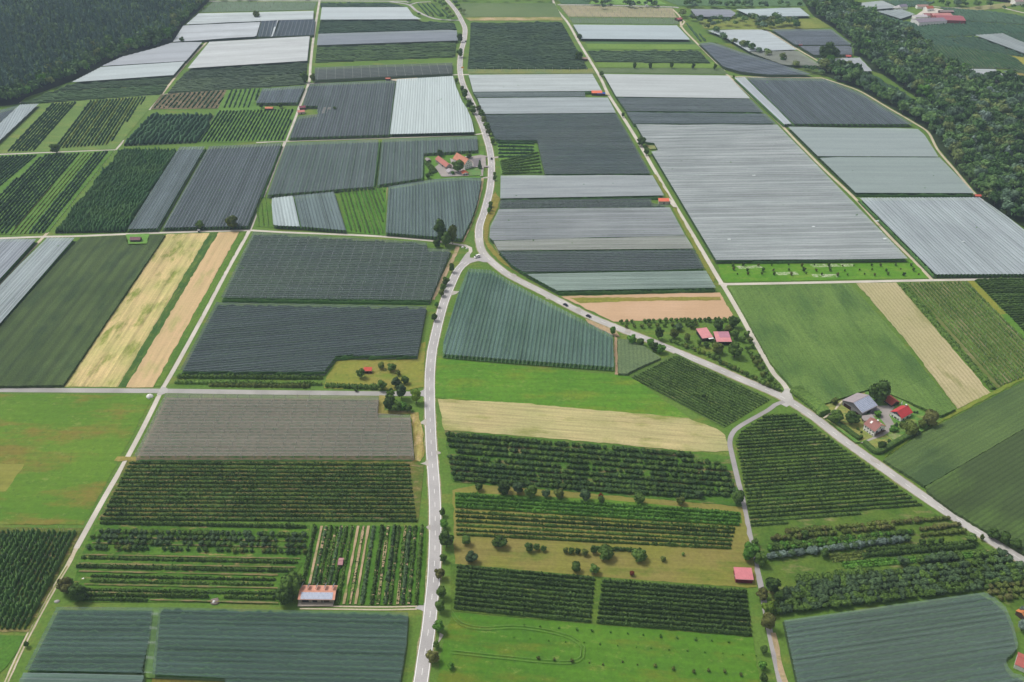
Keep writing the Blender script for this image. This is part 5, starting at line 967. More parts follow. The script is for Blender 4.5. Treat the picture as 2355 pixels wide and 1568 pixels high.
def wmesh(kind, v):
    key = ('w', kind, v)
    if key not in _tm:
        V, T, Q = crown(v*5+2, 10, 1, 420, 'dome', .045); tv, tf = trunk_arr(); tv = np.array(tv[:14]); tq = np.array(tf[:7])+len(V)
        m = np_mesh('tree', np.concatenate([V, tv]), [T, np.concatenate([Q, tq])], mi=[0]*(len(T)+len(Q))+[1]*len(tq)); m.materials.append(WM[kind]); m.materials.append(M_bark); _tm[key] = m
    return _tm[key]
WD.sort(key=lambda q: q[0]/q[2])
NW = max(60, 298-sum(1 for o in C.objects if o.get('category') == 'tree'))
ind = sorted(WD[:NW], key=lambda q: q[0]); cnt = {}
CN = {'mid': 'green', 'dark': 'dark', 'apple': 'deep green', 'olive': 'olive', 'silver': 'silvery', 'blue': 'grey green', 'green': 'bright green'}
for q in ind:
    kk = (q[5], q[4]); cnt[kk] = cnt.get(kk, 0)+1
    if q[5].startswith('broad leaved tree in the river'): q[5] = f'{ordn(cnt[kk])} nearest {CN[q[4]]} crowned tree of the riverside wood'
    else: q[5] = f'{ordn(cnt[kk])} nearest {CN[q[4]]} {q[5]}'
for k, (d, p, w, h, kind, lab, grp) in enumerate(ind):
    me = wmesh(kind, k % 4); o = bpy.data.objects.new('tree', me); C.objects.link(o)
    o.location = (p[0], p[1], 0); o.scale = (w, w, h); o.rotation_euler = (0, 0, k*1.7); tag(o, lab, 'tree', grp)
mass(WD[NW:], 1, 'broadleaf_trees', 'remaining broad leaved trees of the woods', mats=[WM[k] for k in sorted(set(q[4] for q in WD[NW:]))])
LC1, LC2 = leaf_mat('#4a6a58', '#7c9a88', .1), leaf_mat('#56764e', '#84a274', .1)
con = []
for (u, v) in scatter([(-90, -16), (484, -16), (478, 0), (448, 26), (410, 58), (380, 92), (340, 106), (270, 122), (215, 148), (160, 176), (110, 198), (60, 216), (30, 230), (-90, 244)], 8.2, 5):
    con.append((0, (u, v), rng.uniform(7, 10.5), rng.uniform(17, 28), rng.choice(['conifer', 'round', 'conifer', 'tall'])))
for q in (0, 1):
    it = [c for i, c in enumerate(con) if i % 2 == q]
mass([(d, p, w, h*(1 if k == 'conifer' else .8), 'conifer' if k == 'conifer' else 'dark') if True else 0 for d, p, w, h, k in con], 2, 'conifer_forest', 'dark conifer forest filling the top left corner', mats=[LC1, LC2])
print('woods', len(WD), 'conifers', len(con), 'fruit', len(FR), 'netrows', len(NETROWS))
# hop garden: leaning bines on strings, tall posts
hb = [P(x, y, 3) for x, y in [(-70, 1216), (176, 1216), (60, 1440), (-100, 1440)]]
rr, bk = clip_rows(hb, V1+.02, 3.0); hp = []
for y, segs in rr:
    for x0, x1 in segs:
        x = x0+4
        while x < x1: hp.append(bk(x, y)); x += rng.uniform(9, 13)
Vh, Fh = join([hedge(bk(x0, y), bk(x1, y), 4.0, 1.3, .7, 1.4, .42, gap=.06, leaf=3) for y, segs in rr for x0, x1 in segs if x1-x0 > 3])
root = bpy.data.objects.new('hop_garden', None); C.objects.link(root); tag(root, 'open hop garden with climbing bines at the lower left edge', 'hop garden')
tag(link('hop_bines', np_mesh('hop_bines', Vh, Fh), root, leaf_mat('#3d6033', '#6b8c4a', .5)), kind='stuff')
add_posts(root, hp, 5.0, .1)
def polefield(label, pts, i, j, sx_, sy_, h, r):
    pw = [P(x, y) for x, y in pts]; rr, bk = clip_rows(pw, ang2(pts[i], pts[j]), sy_); pp = []
    for y, segs in rr:
        for x0, x1 in segs:
            x = x0
            while x < x1: pp.append(bk(x, y)); x += sx_
    e = bpy.data.objects.new('pole_rows', None); C.objects.link(e); tag(e, label, 'support poles', 'pole rows of young orchards'); add_posts(e, pp, h, r, 'pole', plain('#c6c8c2', var=.05))
polefield('white poles over the beige field at the far centre', [(1285, 12), (1545, 19), (1556, 41), (1307, 39)], 0, 1, 14, 16, 5, .3)
polefield('white poles over the green strip above the cyan net', [(1308, 41), (1557, 43), (1561, 56), (1317, 54)], 0, 1, 14, 14, 5, .3)
polefield('white pole line above the pale nets in the centre', [(1074, 158), (1362, 159), (1369, 169), (1077, 169)], 0, 1, 12, 22, 6, .25)
polefield('white poles over the far left green strip', [(490, 5), (728, 6), (721, 23), (462, 29)], 0, 1, 14, 24, 5, .3)
polefield('slim poles of the wire trained plot right', [(2080, 653), (2222, 649), (2420, 845), (2294, 890)], 3, 0, 9, 6.6, 3.2, .1)
# ------------------------------------------------------------ hedges
def box_hedge(pts, w, h, m, label, z=.0):
    c = smooth(wpts(pts), 1.2); n = normals(c); k = len(c)
    prof = [(-.5, 0), (-.54, .5), (-.46, .93), (-.2, 1.02), (.2, 1.02), (.46, .93), (.54, .5), (.5, 0)]; V = []
    for i in range(k):
        for u, z_ in prof: V.append((*(c[i]+n[i]*(u*w*rng.uniform(.93, 1.07))), max(0, z_*h*rng.uniform(.95, 1.05))))
    p = len(prof); Fq = [(i*p+j, i*p+j+1, (i+1)*p+j+1, (i+1)*p+j) for i in range(k-1) for j in range(p-1)]+[tuple(range(4))+(7,)]*0
    me = bpy.data.meshes.new('hedge'); me.from_pydata(V, [], Fq+[tuple(range(p)), tuple((k-1)*p+j for j in reversed(range(p)))]); return tag(link('hedge', me, None, m), label, 'hedge')
box_hedge([(1903, 963), (1918, 972), (1945, 991), (1976, 1014)], 3.2, 3.0, L_dark, 'long dark clipped hedge between farm orchard and road')
box_hedge([(1987, 1021), (2000, 1033), (2011, 1041), (2024, 1040), (2045, 1028), (2070, 1014), (2096, 1000)], 3.4, 3.0, L_dark, 'dark clipped hedge bending round the farm garden corner')
box_hedge([(1827, 899), (1845, 913), (1868, 930), (1895, 955)], 9, 4.2, L_mid, 'massive broad hedge on the road bank left of the farm')

# ------------------------------------------------------------ buildings
def roofm(c, sc=.5, var=.12):
    key = ('roof', c)
    if key in _mc: return _mc[key]
    g = NT('roof_tiles'); col = g.mix(g.mapr(g.noise(.25, 4, rough=.7), .35, .65, 0, 1), lin(c, .9), tuple(x*.84 for x in lin(c, .9)[:3])+(1,))
    br = g.n('ShaderNodeTexWave'); br.inputs['Scale'].default_value = 1.1; br.inputs['Distortion'].default_value = .4; g.l(g.tc.outputs['Object'], br.inputs['Vector'])
    col = g.mix(1, col, g.mapr(br.outputs[1], 0, 1, .93, 1.05), 'MULTIPLY'); col = g.mix(1, col, g.mapr(g.noise(3, 3), .3, .7, .93, 1.07), 'MULTIPLY')
    g.l(col, g.b.inputs[0]); g.b.inputs['Roughness'].default_value = .7; _mc[key] = g.mat; return g.mat
def panel_mat(nx, ny):
    g = NT('solar_panel'); uv = g.n('ShaderNodeTexCoord')
    br = g.n('ShaderNodeTexBrick'); br.offset = 0; br.inputs['Scale'].default_value = 1; br.inputs['Brick Width'].default_value = 1/nx; br.inputs['Row Height'].default_value = 1/ny
    br.inputs['Mortar Size'].default_value = .004; br.inputs['Color1'].default_value = lin('#98a2b8'); br.inputs['Color2'].default_value = lin('#a6b0c8'); br.inputs['Mortar'].default_value = lin('#e4e8f2', .95)
    br.inputs['Mortar Smooth'].default_value = .3
    uvn = g.n('ShaderNodeUVMap'); g.l(uvn.outputs[0], br.inputs['Vector']); g.l(br.outputs[0], g.b.inputs[0])
    g.b.inputs['Roughness'].default_value = .22; g.b.inputs['Specular IOR Level'].default_value = .6; return g.mat
def slab(name, pts, th, m, parent, uv=False):
    """a tilted rectangular sheet with thickness"""
    p = [Vector(q) for q in pts]; n = (p[1]-p[0]).cross(p[3]-p[0]).normalized()
    if n.z < 0: n = -n
    q = MB(); a = [v+n*th for v in p]
    q.quad(a); q.quad([p[3], p[2], p[1], p[0]])
    for i in range(4): j = (i+1) % 4; q.quad([p[i], p[j], a[j], a[i]])
    o = q.build(name, m, parent)
    if uv:
        me = o.data; l = me.uv_layers.new(name='UVMap'); U, Vv = (p[1]-p[0]), (p[3]-p[0])
        for lp in me.loops:
            d = me.vertices[lp.vertex_index].co-p[0]; l.data[lp.index].uv = (d.dot(U)/U.length_squared, d.dot(Vv)/Vv.length_squared)
    return o
def building(name, a, b, c, ze, rise, wall, roof, label, cat='building', over=.5, kind='gable', wins=(), doors=(), gable=None, roof2=None, chim=None, skyl=(), solar=None, group=None, extra=None):
    """a,b: ends of one eave line (survey points), c: the far roof corner beyond b"""
    A, B, Cc = [P(x, y, ze) for x, y in (a, b, c)]
    ux = (B-A)[:2]; L = np.linalg.norm(ux); ux /= L; uy = np.array([-ux[1], ux[0]]); Wd = float(np.dot((Cc-B)[:2], uy)); sg = 1 if Wd > 0 else -1; Wd = abs(Wd)
    ctr = (A[:2]+B[:2])/2+uy*sg*Wd/2; rz = math.atan2(ux[1], ux[0])+(0 if sg > 0 else math.pi)
    root = bpy.data.objects.new(name, None); C.objects.link(root); root.location = (ctr[0], ctr[1], 0); root.rotation_euler = (0, 0, rz); tag(root, label, cat, group)
    l, w = L/2-over, Wd/2-over; q = MB(); wm = [wall, gable or wall]
    k = rise/(Wd/2)                                   # in local coords the a-b eave is at y = -W/2
    if kind == 'gable':
        zr = ze+rise-.05; zw = ze+k*over
        for s in (-1, 1): q.quad([(-l, s*w, 0), (l, s*w, 0), (l, s*w, zw), (-l, s*w, zw)])
        for s in (-1, 1):
            q.quad([(s*l, -w, 0), (s*l, w, 0), (s*l, w, zw*.96), (s*l, -w, zw*.96)])
            q.quad([(s*l, -w, zw*.96), (s*l, w, zw*.96), (s*l, w, zw), (s*l, 0, zr), (s*l, -w, zw)], 1)
    elif kind == 'mono':
        z2 = ze+rise; q.quad([(-l, -w, 0), (l, -w, 0), (l, -w, ze), (-l, -w, ze)]); q.quad([(-l, w, 0), (l, w, 0), (l, w, z2), (-l, w, z2)])
        for s in (-1, 1): q.quad([(s*l, -w, 0), (s*l, w, 0), (s*l, w, z2), (s*l, -w, ze)])
    q.build('wall', wm, root)
    L2, W2 = L/2, Wd/2
    if kind == 'gable':
        r1 = slab('roof', [(-L2, -W2, ze), (L2, -W2, ze), (L2, 0, ze+rise), (-L2, 0, ze+rise)], .18, roof, root)
        r2 = slab('roof', [(L2, W2, ze), (-L2, W2, ze), (-L2, 0, ze+rise), (L2, 0, ze+rise)], .18, roof2 or roof, root)
        q = MB(); q.box(-L2, L2, -.18, .18, ze+rise+.05, ze+rise+.26); q.build('ridge', roof, root)
    else:
        r1 = slab('roof', [(-L2, -W2, ze), (L2, -W2, ze), (L2, W2, ze+rise), (-L2, W2, ze+rise)], .2, roof, root)
    for s in (-1, 1):
        q = MB(); q.box(-L2, L2, s*W2-.07, s*W2+.07, ze-.12, ze+.02+(rise if kind == 'mono' and s > 0 else 0)); q.build('gutter', M_post, root)
    sides = {'f': lambda t, z: (t*l, -w, z), 'b': lambda t, z: (t*l, w, z), 'r': lambda t, z: (l, t*w, z), 'l': lambda t, z: (-l, t*w, z)}
    def opening(nm, sd, t, z, ww, hh, m):
        x, y, z0 = sides[sd](t, z); d = .06; q = MB(); fr = MB()
        if sd in 'fb':
            s = -1 if sd == 'f' else 1; q.box(x-ww/2, x+ww/2, y-(.1 if s > 0 else d), y+(d if s > 0 else .1), z0, z0+hh)
            fr.box(x-ww/2-.1, x+ww/2+.1, y-(.08 if s > 0 else .1), y+(.1 if s > 0 else .08), z0-.12, z0)
        else:
            s = -1 if sd == 'l' else 1; q.box(x-(.1 if s > 0 else d), x+(d if s > 0 else .1), y-ww/2, y+ww/2, z0, z0+hh)
            fr.box(x-(.08 if s > 0 else .1), x+(.1 if s > 0 else .08), y-ww/2-.1, y+ww/2+.1, z0-.12, z0)
        o = q.build(nm, m, root)
        if nm == 'window': fr.build('sill', M_white, o)
    for sd, t, z, ww, hh in wins: opening('window', sd, t, z, ww, hh, M_glass)
    for sd, t, ww, hh, m in doors: opening('door', sd, t, .02, ww, hh, m)
    if chim:
        for (t, u) in chim:
            q = MB(); z = ze+rise*(1-abs(u)); x, y = t*L2, u*W2; q.box(x-.4, x+.4, y-.4, y+.4, z-.5, z+1.5); o = q.build('chimney', plain('#b9b2a8'), root)
            q = MB(); q.box(x-.55, x+.55, y-.55, y+.55, z+1.5, z+1.65); q.build('chimney_cap', M_white, o)
    pr = lambda t, s: (t*L2, s*W2, ze+rise*((1-abs(s)) if kind == 'gable' else (s+1)/2)+.2)
    for (t, u, ww, hh) in skyl:
        x, y, z = pr(t, u); s = 1 if u < 0 else -1; kk = (rise/W2)*s; slab('skylight', [(x-ww/2, y-hh/2, z-kk*hh/2), (x+ww/2, y-hh/2, z-kk*hh/2), (x+ww/2, y+hh/2, z+kk*hh/2), (x-ww/2, y+hh/2, z+kk*hh/2)], .08, M_white, root)
    if solar:
        (t0, t1, u0, u1, nx, ny) = solar; slab('solar_panels', [pr(t0, u0), pr(t1, u0), pr(t1, u1), pr(t0, u1)], .1, panel_mat(nx, ny), root, uv=True)
    if extra: extra(root, L2, W2, ze, rise)
    return root
c1 = crop(2040, 940, 7.36); c3 = crop(1040, 360, 11.775); c4 = crop(1700, 780, 11.775); c8 = crop(1740, 1340, 9.8); c2 = crop(700, 1400, 11.775); c9 = crop(2150, 1010, 19.6)
grey_w = plain('#8d8c90', var=.1); plank = plain('#5b4d44', var=.25, sc=2); darkdoor = plain('#3a2422', var=.15)
def awn(root, L2, W2, ze, rise): pass
building('barn', c1(850, 690), c1(1140, 545), c1(735, 325), 4.6, 3.6, grey_w, roofm('#a8a0a6'), 'big grey barn with solar panels over one roof slope', 'barn', gable=plain('#77777c'), solar=(-.97, .97, -.97, -.05, 13, 8),
         roof2=roofm('#a79c9e'), doors=[('l', .45, 6, 3.6, darkdoor), ('l', -.5, 3, 2.6, darkdoor), ('f', 0, 4, 3.2, M_dark)])
def balcony(root, L2, W2, ze, rise):
    for z in (2.7,):
        q = MB(); q.box(L2-.5, L2+.9, -W2*.75, W2*.8, z, z+.15); o = q.build('balcony', M_wood, root); q = MB(); q.box(L2+.8, L2+.88, -W2*.75, W2*.8, z+.15, z+1.05); q.build('railing', M_wood, o)
building('farmhouse', c1(870, 885), c1(1082, 1030), c1(1272, 915), 5.4, 3.4, M_white, roofm('#a07068'), 'white farmhouse with brown tiled roof and balconies', 'house',
         wins=[('f', t, z, .8, 1.0) for t in (-.7, -.2, .3, .75) for z in (1.1, 3.6)]+[('r', t, z, 1.6, 1.8) for t in (-.5, .4) for z in (.4, 3)]+[('r', 0, 5.6, 1.2, 1.1)], doors=[('r', 0, 1.2, 2.2, M_wood)], chim=[(.1, .2)], skyl=[(-.35, -.35, 1.3, 1.6), (.55, .45, 1, 1.2)], roof2=roofm('#b98068'), extra=balcony)
building('house', c1(1575, 788), c1(1785, 672), c1(1605, 527), 3.9, 3.0, M_white, roofm('#c8474a'), 'white house with bright red roof and slate gable', 'house', gable=plain('#70727a'),
         wins=[('l', -.45, 4.0, 1.0, 1.1), ('l', .05, 4.6, .8, .9), ('l', .35, 4.0, 1.0, 1.1), ('l', -.5, 1.0, 1.1, 1.2), ('l', .1, 1.0, 1.1, 1.2), ('l', .6, 1.0, 1.1, 1.2), ('f', -.5, 1.0, 1.4, 1.3), ('f', .3, .3, 2.2, 2.1)], doors=[('l', -.1, 1.1, 2.1, M_wood)], chim=[(.75, .15)])
building('shed', c1(1210, 415), c1(1390, 545), c1(1550, 482), 2.6, 2.2, plank, roofm('#a8544a'), 'wooden shed with rust red roof behind the farmhouse', 'shed', wins=[('f', -.4, 1, 1.2, .9)], doors=[('r', 0, 2.6, 2.2, M_dark), ('f', .4, 2.4, 2.1, M_dark)])
building('annex', c1(820, 738), c1(888, 828), c1(1060, 765), 3.0, .5, plain('#b79a86'), roofm('#a59b99'), 'flat grey roofed annex between barn and farmhouse', 'shed', kind='mono', doors=[('f', 0, 2, 2.2, M_dark)], wins=[('l', 0, 1, 1.6, 1)])
building('farmhouse', c3(1078, 428), c3(1425, 620), c3(1690, 560), 6.0, 5.4, M_white, roofm('#cf8d74'), 'large white farmhouse with steep orange roof by the main road', 'house', gable=M_white, over=.5,
         wins=[('r', t, z, .8, 1.0) for t in (-.65, -.2, .25, .7) for z in (1.2, 3.6)]+[('r', t, 6.1, .8, 1.0) for t in (-.4, 0, .4)]+[('r', 0, 8.3, .9, .9)]+[('f', t, 1.2, 1.1, 1.2) for t in (.2, .6)], doors=[('f', -.5, 4, 3.2, M_dark)], chim=[(.5, .12)])
building('barn', c3(558, 445), c3(880, 690), c3(1030, 618), 3.6, 3.0, plain('#b3aaa0'), roofm('#bd7a6e'), 'long barn with red roof left of the orange farmhouse', 'barn', doors=[('f', .3, 3, 2.8, M_dark), ('r', -.2, 2.4, 2.6, darkdoor)], wins=[('r', .5, 1.2, 1, 1), ('f', -.4, 1.2, 1.2, 1)])
building('shed', c3(862, 768), c3(940, 848), c3(1125, 800), 2.7, 1.4, M_white, roofm('#b3adb0'), 'small white shed with grey roof in front of the red barn', 'shed', doors=[('r', 0, 1.4, 2.1, M_dark)], wins=[('f', 0, 1, 1, .9)])
building('garage', c3(1306, 815), c3(1372, 888), c3(1535, 848), 2.6, 1.5, M_white, roofm('#e07a5c'), 'white double garage with orange roof', 'garage', doors=[('r', -.45, 2.3, 2.1, M_dark), ('r', .45, 2.3, 2.1, M_dark)], over=.3)
building('shed', c3(255, 432), c3(322, 500), c3(440, 470), 2.4, 1.0, plank, roofm('#a09692'), 'weathered grey shed left of the red barn', 'shed', doors=[('f', 0, 2, 2, M_dark)], wins=[('r', 0, 1, .8, .7)])
pink = roofm('#dd9698'); pinkd = roofm('#c08898')
def tarp(root, L2, W2, ze, rise):
    q = MB(); q.box(.1*L2, .98*L2, -W2-1.6, -W2+.05, ze-.25, ze-.1); q.build('canopy', M_white, root)
building('shed', c4(655, 785), c4(975, 745), c4(860, 470), 3.2, .7, M_dark, pink, 'left pink roofed shed with a white canopy in front', 'shed', kind='mono', doors=[('f', -.5, 3, 2.6, plank)], wins=[('r', 0, 1, 1.4, 1)], extra=tarp)
def swap(root, L2, W2, ze, rise):
    k = rise/(2*W2); f = lambda u: ze+rise*(u+1)/2+.205
    slab('newer_roof_sheet', [(-.42*L2, -.2*W2, f(-.2)), (L2*.985, -.2*W2, f(-.2)), (L2*.985, .97*W2, f(.97)), (-.42*L2, .97*W2, f(.97))], .03, pinkd, root)
building('shed', c4(1075, 882), c4(1530, 880), c4(1435, 600), 3.2, .7, darkdoor, pink, 'right pink roofed shed with a violet roof section', 'shed', kind='mono', doors=[('f', 0, 3.5, 2.6, M_dark), ('f', -.6, 2.5, 2.4, M_dark)], wins=[('l', 0, 1.2, 2, 1)], extra=swap)
building('barn', c8(970, 1062), c8(1415, 1082), c8(1375, 800), 3.3, .5, plain('#7d2a36', var=.15), roofm('#d6848a'), 'small barn with flat pink red roof beside the narrow lane', 'barn', kind='mono', doors=[('f', 0, 3, 2.6, plain('#6d2431'))], wins=[('l', 0, 1.4, 1.2, .8)], over=.35)
def racks(root, L2, W2, ze, rise):
    for t in (-.86, -.5, -.04, .42, .86):
        q = MB(); x = t*L2; z0 = ze+rise*.9; e = slab('tilted_solar_panel', [(x-.9, .12*W2, z0+1.0), (x+.15, .12*W2, z0+2.5), (x+.15, .95*W2, z0+1.5), (x-.9, .95*W2, z0+.0)], .08, plain('#7b818c', .3, .5), root)
    for t in (-.9, -.25, .35, .9):
        q = MB(); q.box(t*L2-.12, t*L2+.12, -W2+.25, -W2+.5, 0, ze); q.build('post', M_post, root)
sb = building('barn', c2(522, 1170), c2(1612, 1180), c2(1680, 757), 3.9, 1.5, plain('#b3a594'), roofm('#dfa28a'), 'orange roofed fruit barn with solar panels and tilted racks', 'barn', solar=(-.86, .86, -.97, -.2, 26, 3), doors=[('f', -.7, 3.6, 3, M_dark), ('f', -.15, 3, 2.9, M_dark), ('f', .5, 4.5, 2.7, plank)], wins=[('r', 0, 1.4, 1.6, 1)], extra=racks, over=1.0)
def hut(x, y, Lm, Wm, ze, rise, roof, wall, label, ang=0, cat='hut', kind='gable', doors=None):
    p = P(x, y, ze); ca, sa = math.cos(ang), math.sin(ang)
    def pt(u, v):
        wx, wy = p[0]+u*ca-v*sa, p[1]+u*sa+v*ca; d = np.array([wx, wy, ze-CAMH]); zc = d[1]*cp-d[2]*sp; return (1177+F*d[0]/zc, 784-F*(d[1]*sp+d[2]*cp)/zc)
    return building('hut', pt(-Lm/2, -Wm/2), pt(Lm/2, -Wm/2), pt(Lm/2, Wm/2), ze, rise, wall, roof, label, cat, over=.25, kind=kind, doors=doors or [('f', 0, 1.2, 2, M_dark)], wins=[('r', 0, 1, .8, .7)])
orange = roofm('#dd8a6c'); brown = roofm('#9a6a5e')
hut(619, 248, 10, 6, 2.6, 1.2, orange, plank, 'small hut with orange roof in the grass strip at the far left')
hut(695, 246, 8, 7, 2.8, 1.4, roofm('#8c4a58'), plank, 'maroon roofed hut in the notch of the grey violet net', .3)
hut(692, 256, 9, 7, 2.8, 1.4, roofm('#d48a7e'), plain('#c9beb0'), 'pink roofed hut beside the long track', .3)
hut(892, 180.5, 7, 4, 2.6, 1, roofm('#d07a68'), plank, 'tiny red roofed hut above the very pale net')
hut(1372, 212, 14, 8, 3.4, .8, roofm('#f08060'), plank, 'orange roofed shed in the pale strip beside the central track', kind='mono')
hut(1382, 214.6, 11, 4.5, 2.8, .5, plain('#2850b8', .5, var=.1), plank, 'blue tarpaulin covered shelter next to an orange roof', kind='mono', cat='shelter')
hut(1526, 460.5, 11, 6, 3.0, .9, roofm('#e87a5e'), plain('#c9bfb2'), 'orange roofed hut beside the central track', kind='mono')
hut(312, 549, 10, 5, 2.9, 1.6, roofm('#8f6870'), plank, 'brownish red hut at the top of the dark maize field')

hut(2247.5, 449.5, 6.5, 4.5, 2.6, 1.0, roofm('#e0705c'), plank, 'small orange red hut at the corner of the riverside wood')
hut(783.5, 1291, 2.9, 5.2, 2.2, .9, roofm('#b98a8c'), plank, 'pale pink roofed garden hut between orchard rows')
hut(845.5, 850, 6.2, 3.6, 2.5, 1.0, roofm('#d05a4c'), plank, 'small red roofed hut in the dry meadow', kind='mono')
hut(1343, 134, 10, 7, 3, 1.2, roofm('#b89a88'), plank, 'beige roofed hut at the central track')
hut(1560, 43, 10, 10, 3.2, 1.5, roofm('#b0626a'), plank, 'dull red hut at the far track junction', .5)
hut(1840, 103, 6, 5, 2.6, 1, roofm('#e0705c'), plank, 'tiny orange red hut beside the upper dark grey net')
hut(1950, 129, 8, 6, 3, 1.4, roofm('#d06a62'), plank, 'red roofed hut right of the dark trees in the net notch')
hut(1835, 95, 9, 4, 2.8, .8, roofm('#a08a88'), M_white, 'long low shed in the white net below the tree groups')
hut(457, 529, 2.2, 2.2, 2.2, .5, roofm('#a5a5a8'), plain('#a9b0b4'), 'tiny grey shed beside the bush on the farm lane')
hut(2356, 1408, 7, 6, 2.6, 1.4, roofm('#c8804c'), plank, 'orange brown hut cut by the right picture edge', .5)
hut(2366, 1526, 12, 9, 3, 2, roofm('#b8685e'), M_white, 'white walled hut with red roof cut by the right picture edge', -.6)

hut(2136, 46, 52, 24, 6, 2.5, roofm('#8f8590'), M_white, 'long grey roofed hall of the far right farm', .22, 'barn'); hut(2182, 41, 44, 34, 6.5, 2.5, roofm('#a8646a'), plain('#9a5a54'), 'large dark red roofed hall of the far right farm', -.12, 'barn')
hut(2162, 34, 34, 22, 6, 2.5, roofm('#c98c88'), plain('#9a5a54'), 'lighter red roofed hall of the far right farm', .1, 'barn'); hut(2115, 37, 22, 14, 5, 2, roofm('#c6c0c4'), M_white, 'pale roofed shed of the far right farm', .1, 'shed'); hut(2133, 34, 16, 12, 5, 2.5, roofm('#b07a7a'), M_white, 'dull red house behind the pale shed', 0, 'house')
hut(2074, 14, 16, 11, 5, 3, roofm('#8c8698'), M_white, 'white house with slate roof above the small far net', .4, 'house'); hut(2060, 17, 10, 8, 4, 2, roofm('#d8d4d4'), M_white, 'small white house left of the slate roofed one', .2, 'house'); hut(2120, 14, 20, 10, 4, 2.5, roofm('#b09088'), M_white, 'long dull roofed house behind the far right farm', 0, 'house'); hut(2135, 18, 14, 12, 5, 3, roofm('#b06a50'), M_white, 'brown roofed house behind the far right farm', .3, 'house')
hut(2175, 26, 24, 10, 4, 2, roofm('#9a8a88'), plank, 'low dark shed behind the red halls', 0, 'shed'); hut(2342, 2, 22, 14, 6, 3, roofm('#a89490'), M_white, 'white house in the top right corner', .2, 'house')
# yards
yd = asphalt('#b4aca6', 'farmyard')
def yard(p, m=yd, n='farmyard'): poly_obj(n, p, m)
lawn = field_mat('dry_lawn', '#a09a55', '#8f9a50', '#6f8f42', big=.12, fine=.6)
yard([c1(90, 560), c1(560, 380), c1(740, 310), c1(960, 240), c1(1150, 420), c1(1390, 330), c1(1600, 470), c1(2000, 700), c1(2240, 860), c1(1880, 1080), c1(1790, 1110), c1(1100, 1440), c1(880, 1230), c1(720, 1245), c1(190, 830), c1(190, 700)], field_mat('garden_lawn', '#5f8c3c', '#6b9643', '#8f9a50', big=.1, fine=.6), 'farm_garden')
yard([c1(90, 560), c1(560, 380), c1(740, 310), c1(870, 260), c1(900, 330), c1(820, 700), c1(870, 900), c1(1060, 1140), c1(820, 1225), c1(190, 830), c1(190, 740)], lawn, 'dry_lawn')
yard([c1(950, 1230), c1(1280, 1100), c1(1420, 1210), c1(1200, 1370), c1(1130, 1390)], lawn, 'dry_lawn')
yard([c1(930, 660), c1(1100, 570), c1(1330, 560), c1(1290, 480), c1(1440, 590), c1(1340, 740), c1(1430, 900), c1(1330, 1060), c1(1230, 1120), c1(880, 1250), c1(800, 1255), c1(1050, 1140), c1(1240, 1040), c1(1280, 930), c1(1150, 760), c1(1000, 740)])
yard([c1(940, 660), c1(1095, 590), c1(1180, 640), c1(1040, 730)], asphalt('#85858a', 'silage_floor'), 'silage_floor')
yard([c1(470, 470), c1(490, 480), c1(380, 620), c1(350, 650), c1(230, 750), c1(150, 800), c1(120, 790), c1(330, 640), c1(400, 530)], A_grav, 'farm_track')
yard([c1(1300, 1110), c1(1450, 1060), c1(1580, 1120), c1(1440, 1200)], field_mat('kitchen_garden', '#8fa060', '#6f8a48', '#b0a584', big=.5), 'kitchen_garden')

yard([c3(1000, 440), c3(1160, 500), c3(1560, 400), c3(1900, 340), c3(2120, 380), c3(2050, 420), c3(2060, 660), c3(2140, 665), c3(2130, 700), c3(2000, 710), c3(1970, 960), c3(1880, 965), c3(1940, 720), c3(1700, 700), c3(1430, 760), c3(1560, 960), c3(850, 985), c3(750, 980), c3(560, 700), c3(700, 600), c3(1040, 600)])
yard([c3(1580, 470), c3(1930, 420), c3(1900, 640), c3(1700, 720), c3(1690, 560)], asphalt('#8c8688', 'farmyard'))
yard([c3(1510, 780), c3(1900, 710), c3(1930, 940), c3(1560, 960)], field_mat('farm_garden', '#6f9a50', '#5f8a45', '#92966a', big=.3), 'farm_garden')
rows_q((977, 377), (996, 401), (1006, 397), (984, 373), 4, 2.4, 1.6, L_dark, 'the small fruit plot left of the farm', 'rows in the farm fruit plot', leaf=3)
yard([(754, 253), (752, 262), (738, 263), (745, 248), (762, 248), (775, 252), (775, 256)], A_grav, 'gravel_yard')
yard([c2(560, 1180), c2(1620, 1180), c2(1560, 1380), c2(520, 1400)], asphalt('#b5aa9c', 'gravel_yard'), 'gravel_yard')
yard([(896, 184), (960, 180), (958, 187), (905, 188)], A_grav, 'gravel_yard'); yard([(1391, 209), (1400, 214), (1402, 221), (1391, 219)], A_grav, 'gravel_yard'); yard([(1538, 457), (1545, 463), (1556, 479), (1548, 478), (1540, 470)], A_track, 'gravel_yard')
yard([(1488, 329), (1505, 329), (1511, 344), (1494, 345), (1484, 335)], field_mat('small_yard', '#7f9452', '#a09a68', big=.2), 'small_yard')
yard([(290, 541), (344, 539), (338, 562), (296, 563)], field_mat('meadow', '#6a9a42', '#74a248', big=.1), 'meadow')
yard([(2120, 26), (2150, 20), (2185, 26), (2190, 36), (2150, 40), (2100, 40)], A_track, 'farmyard')
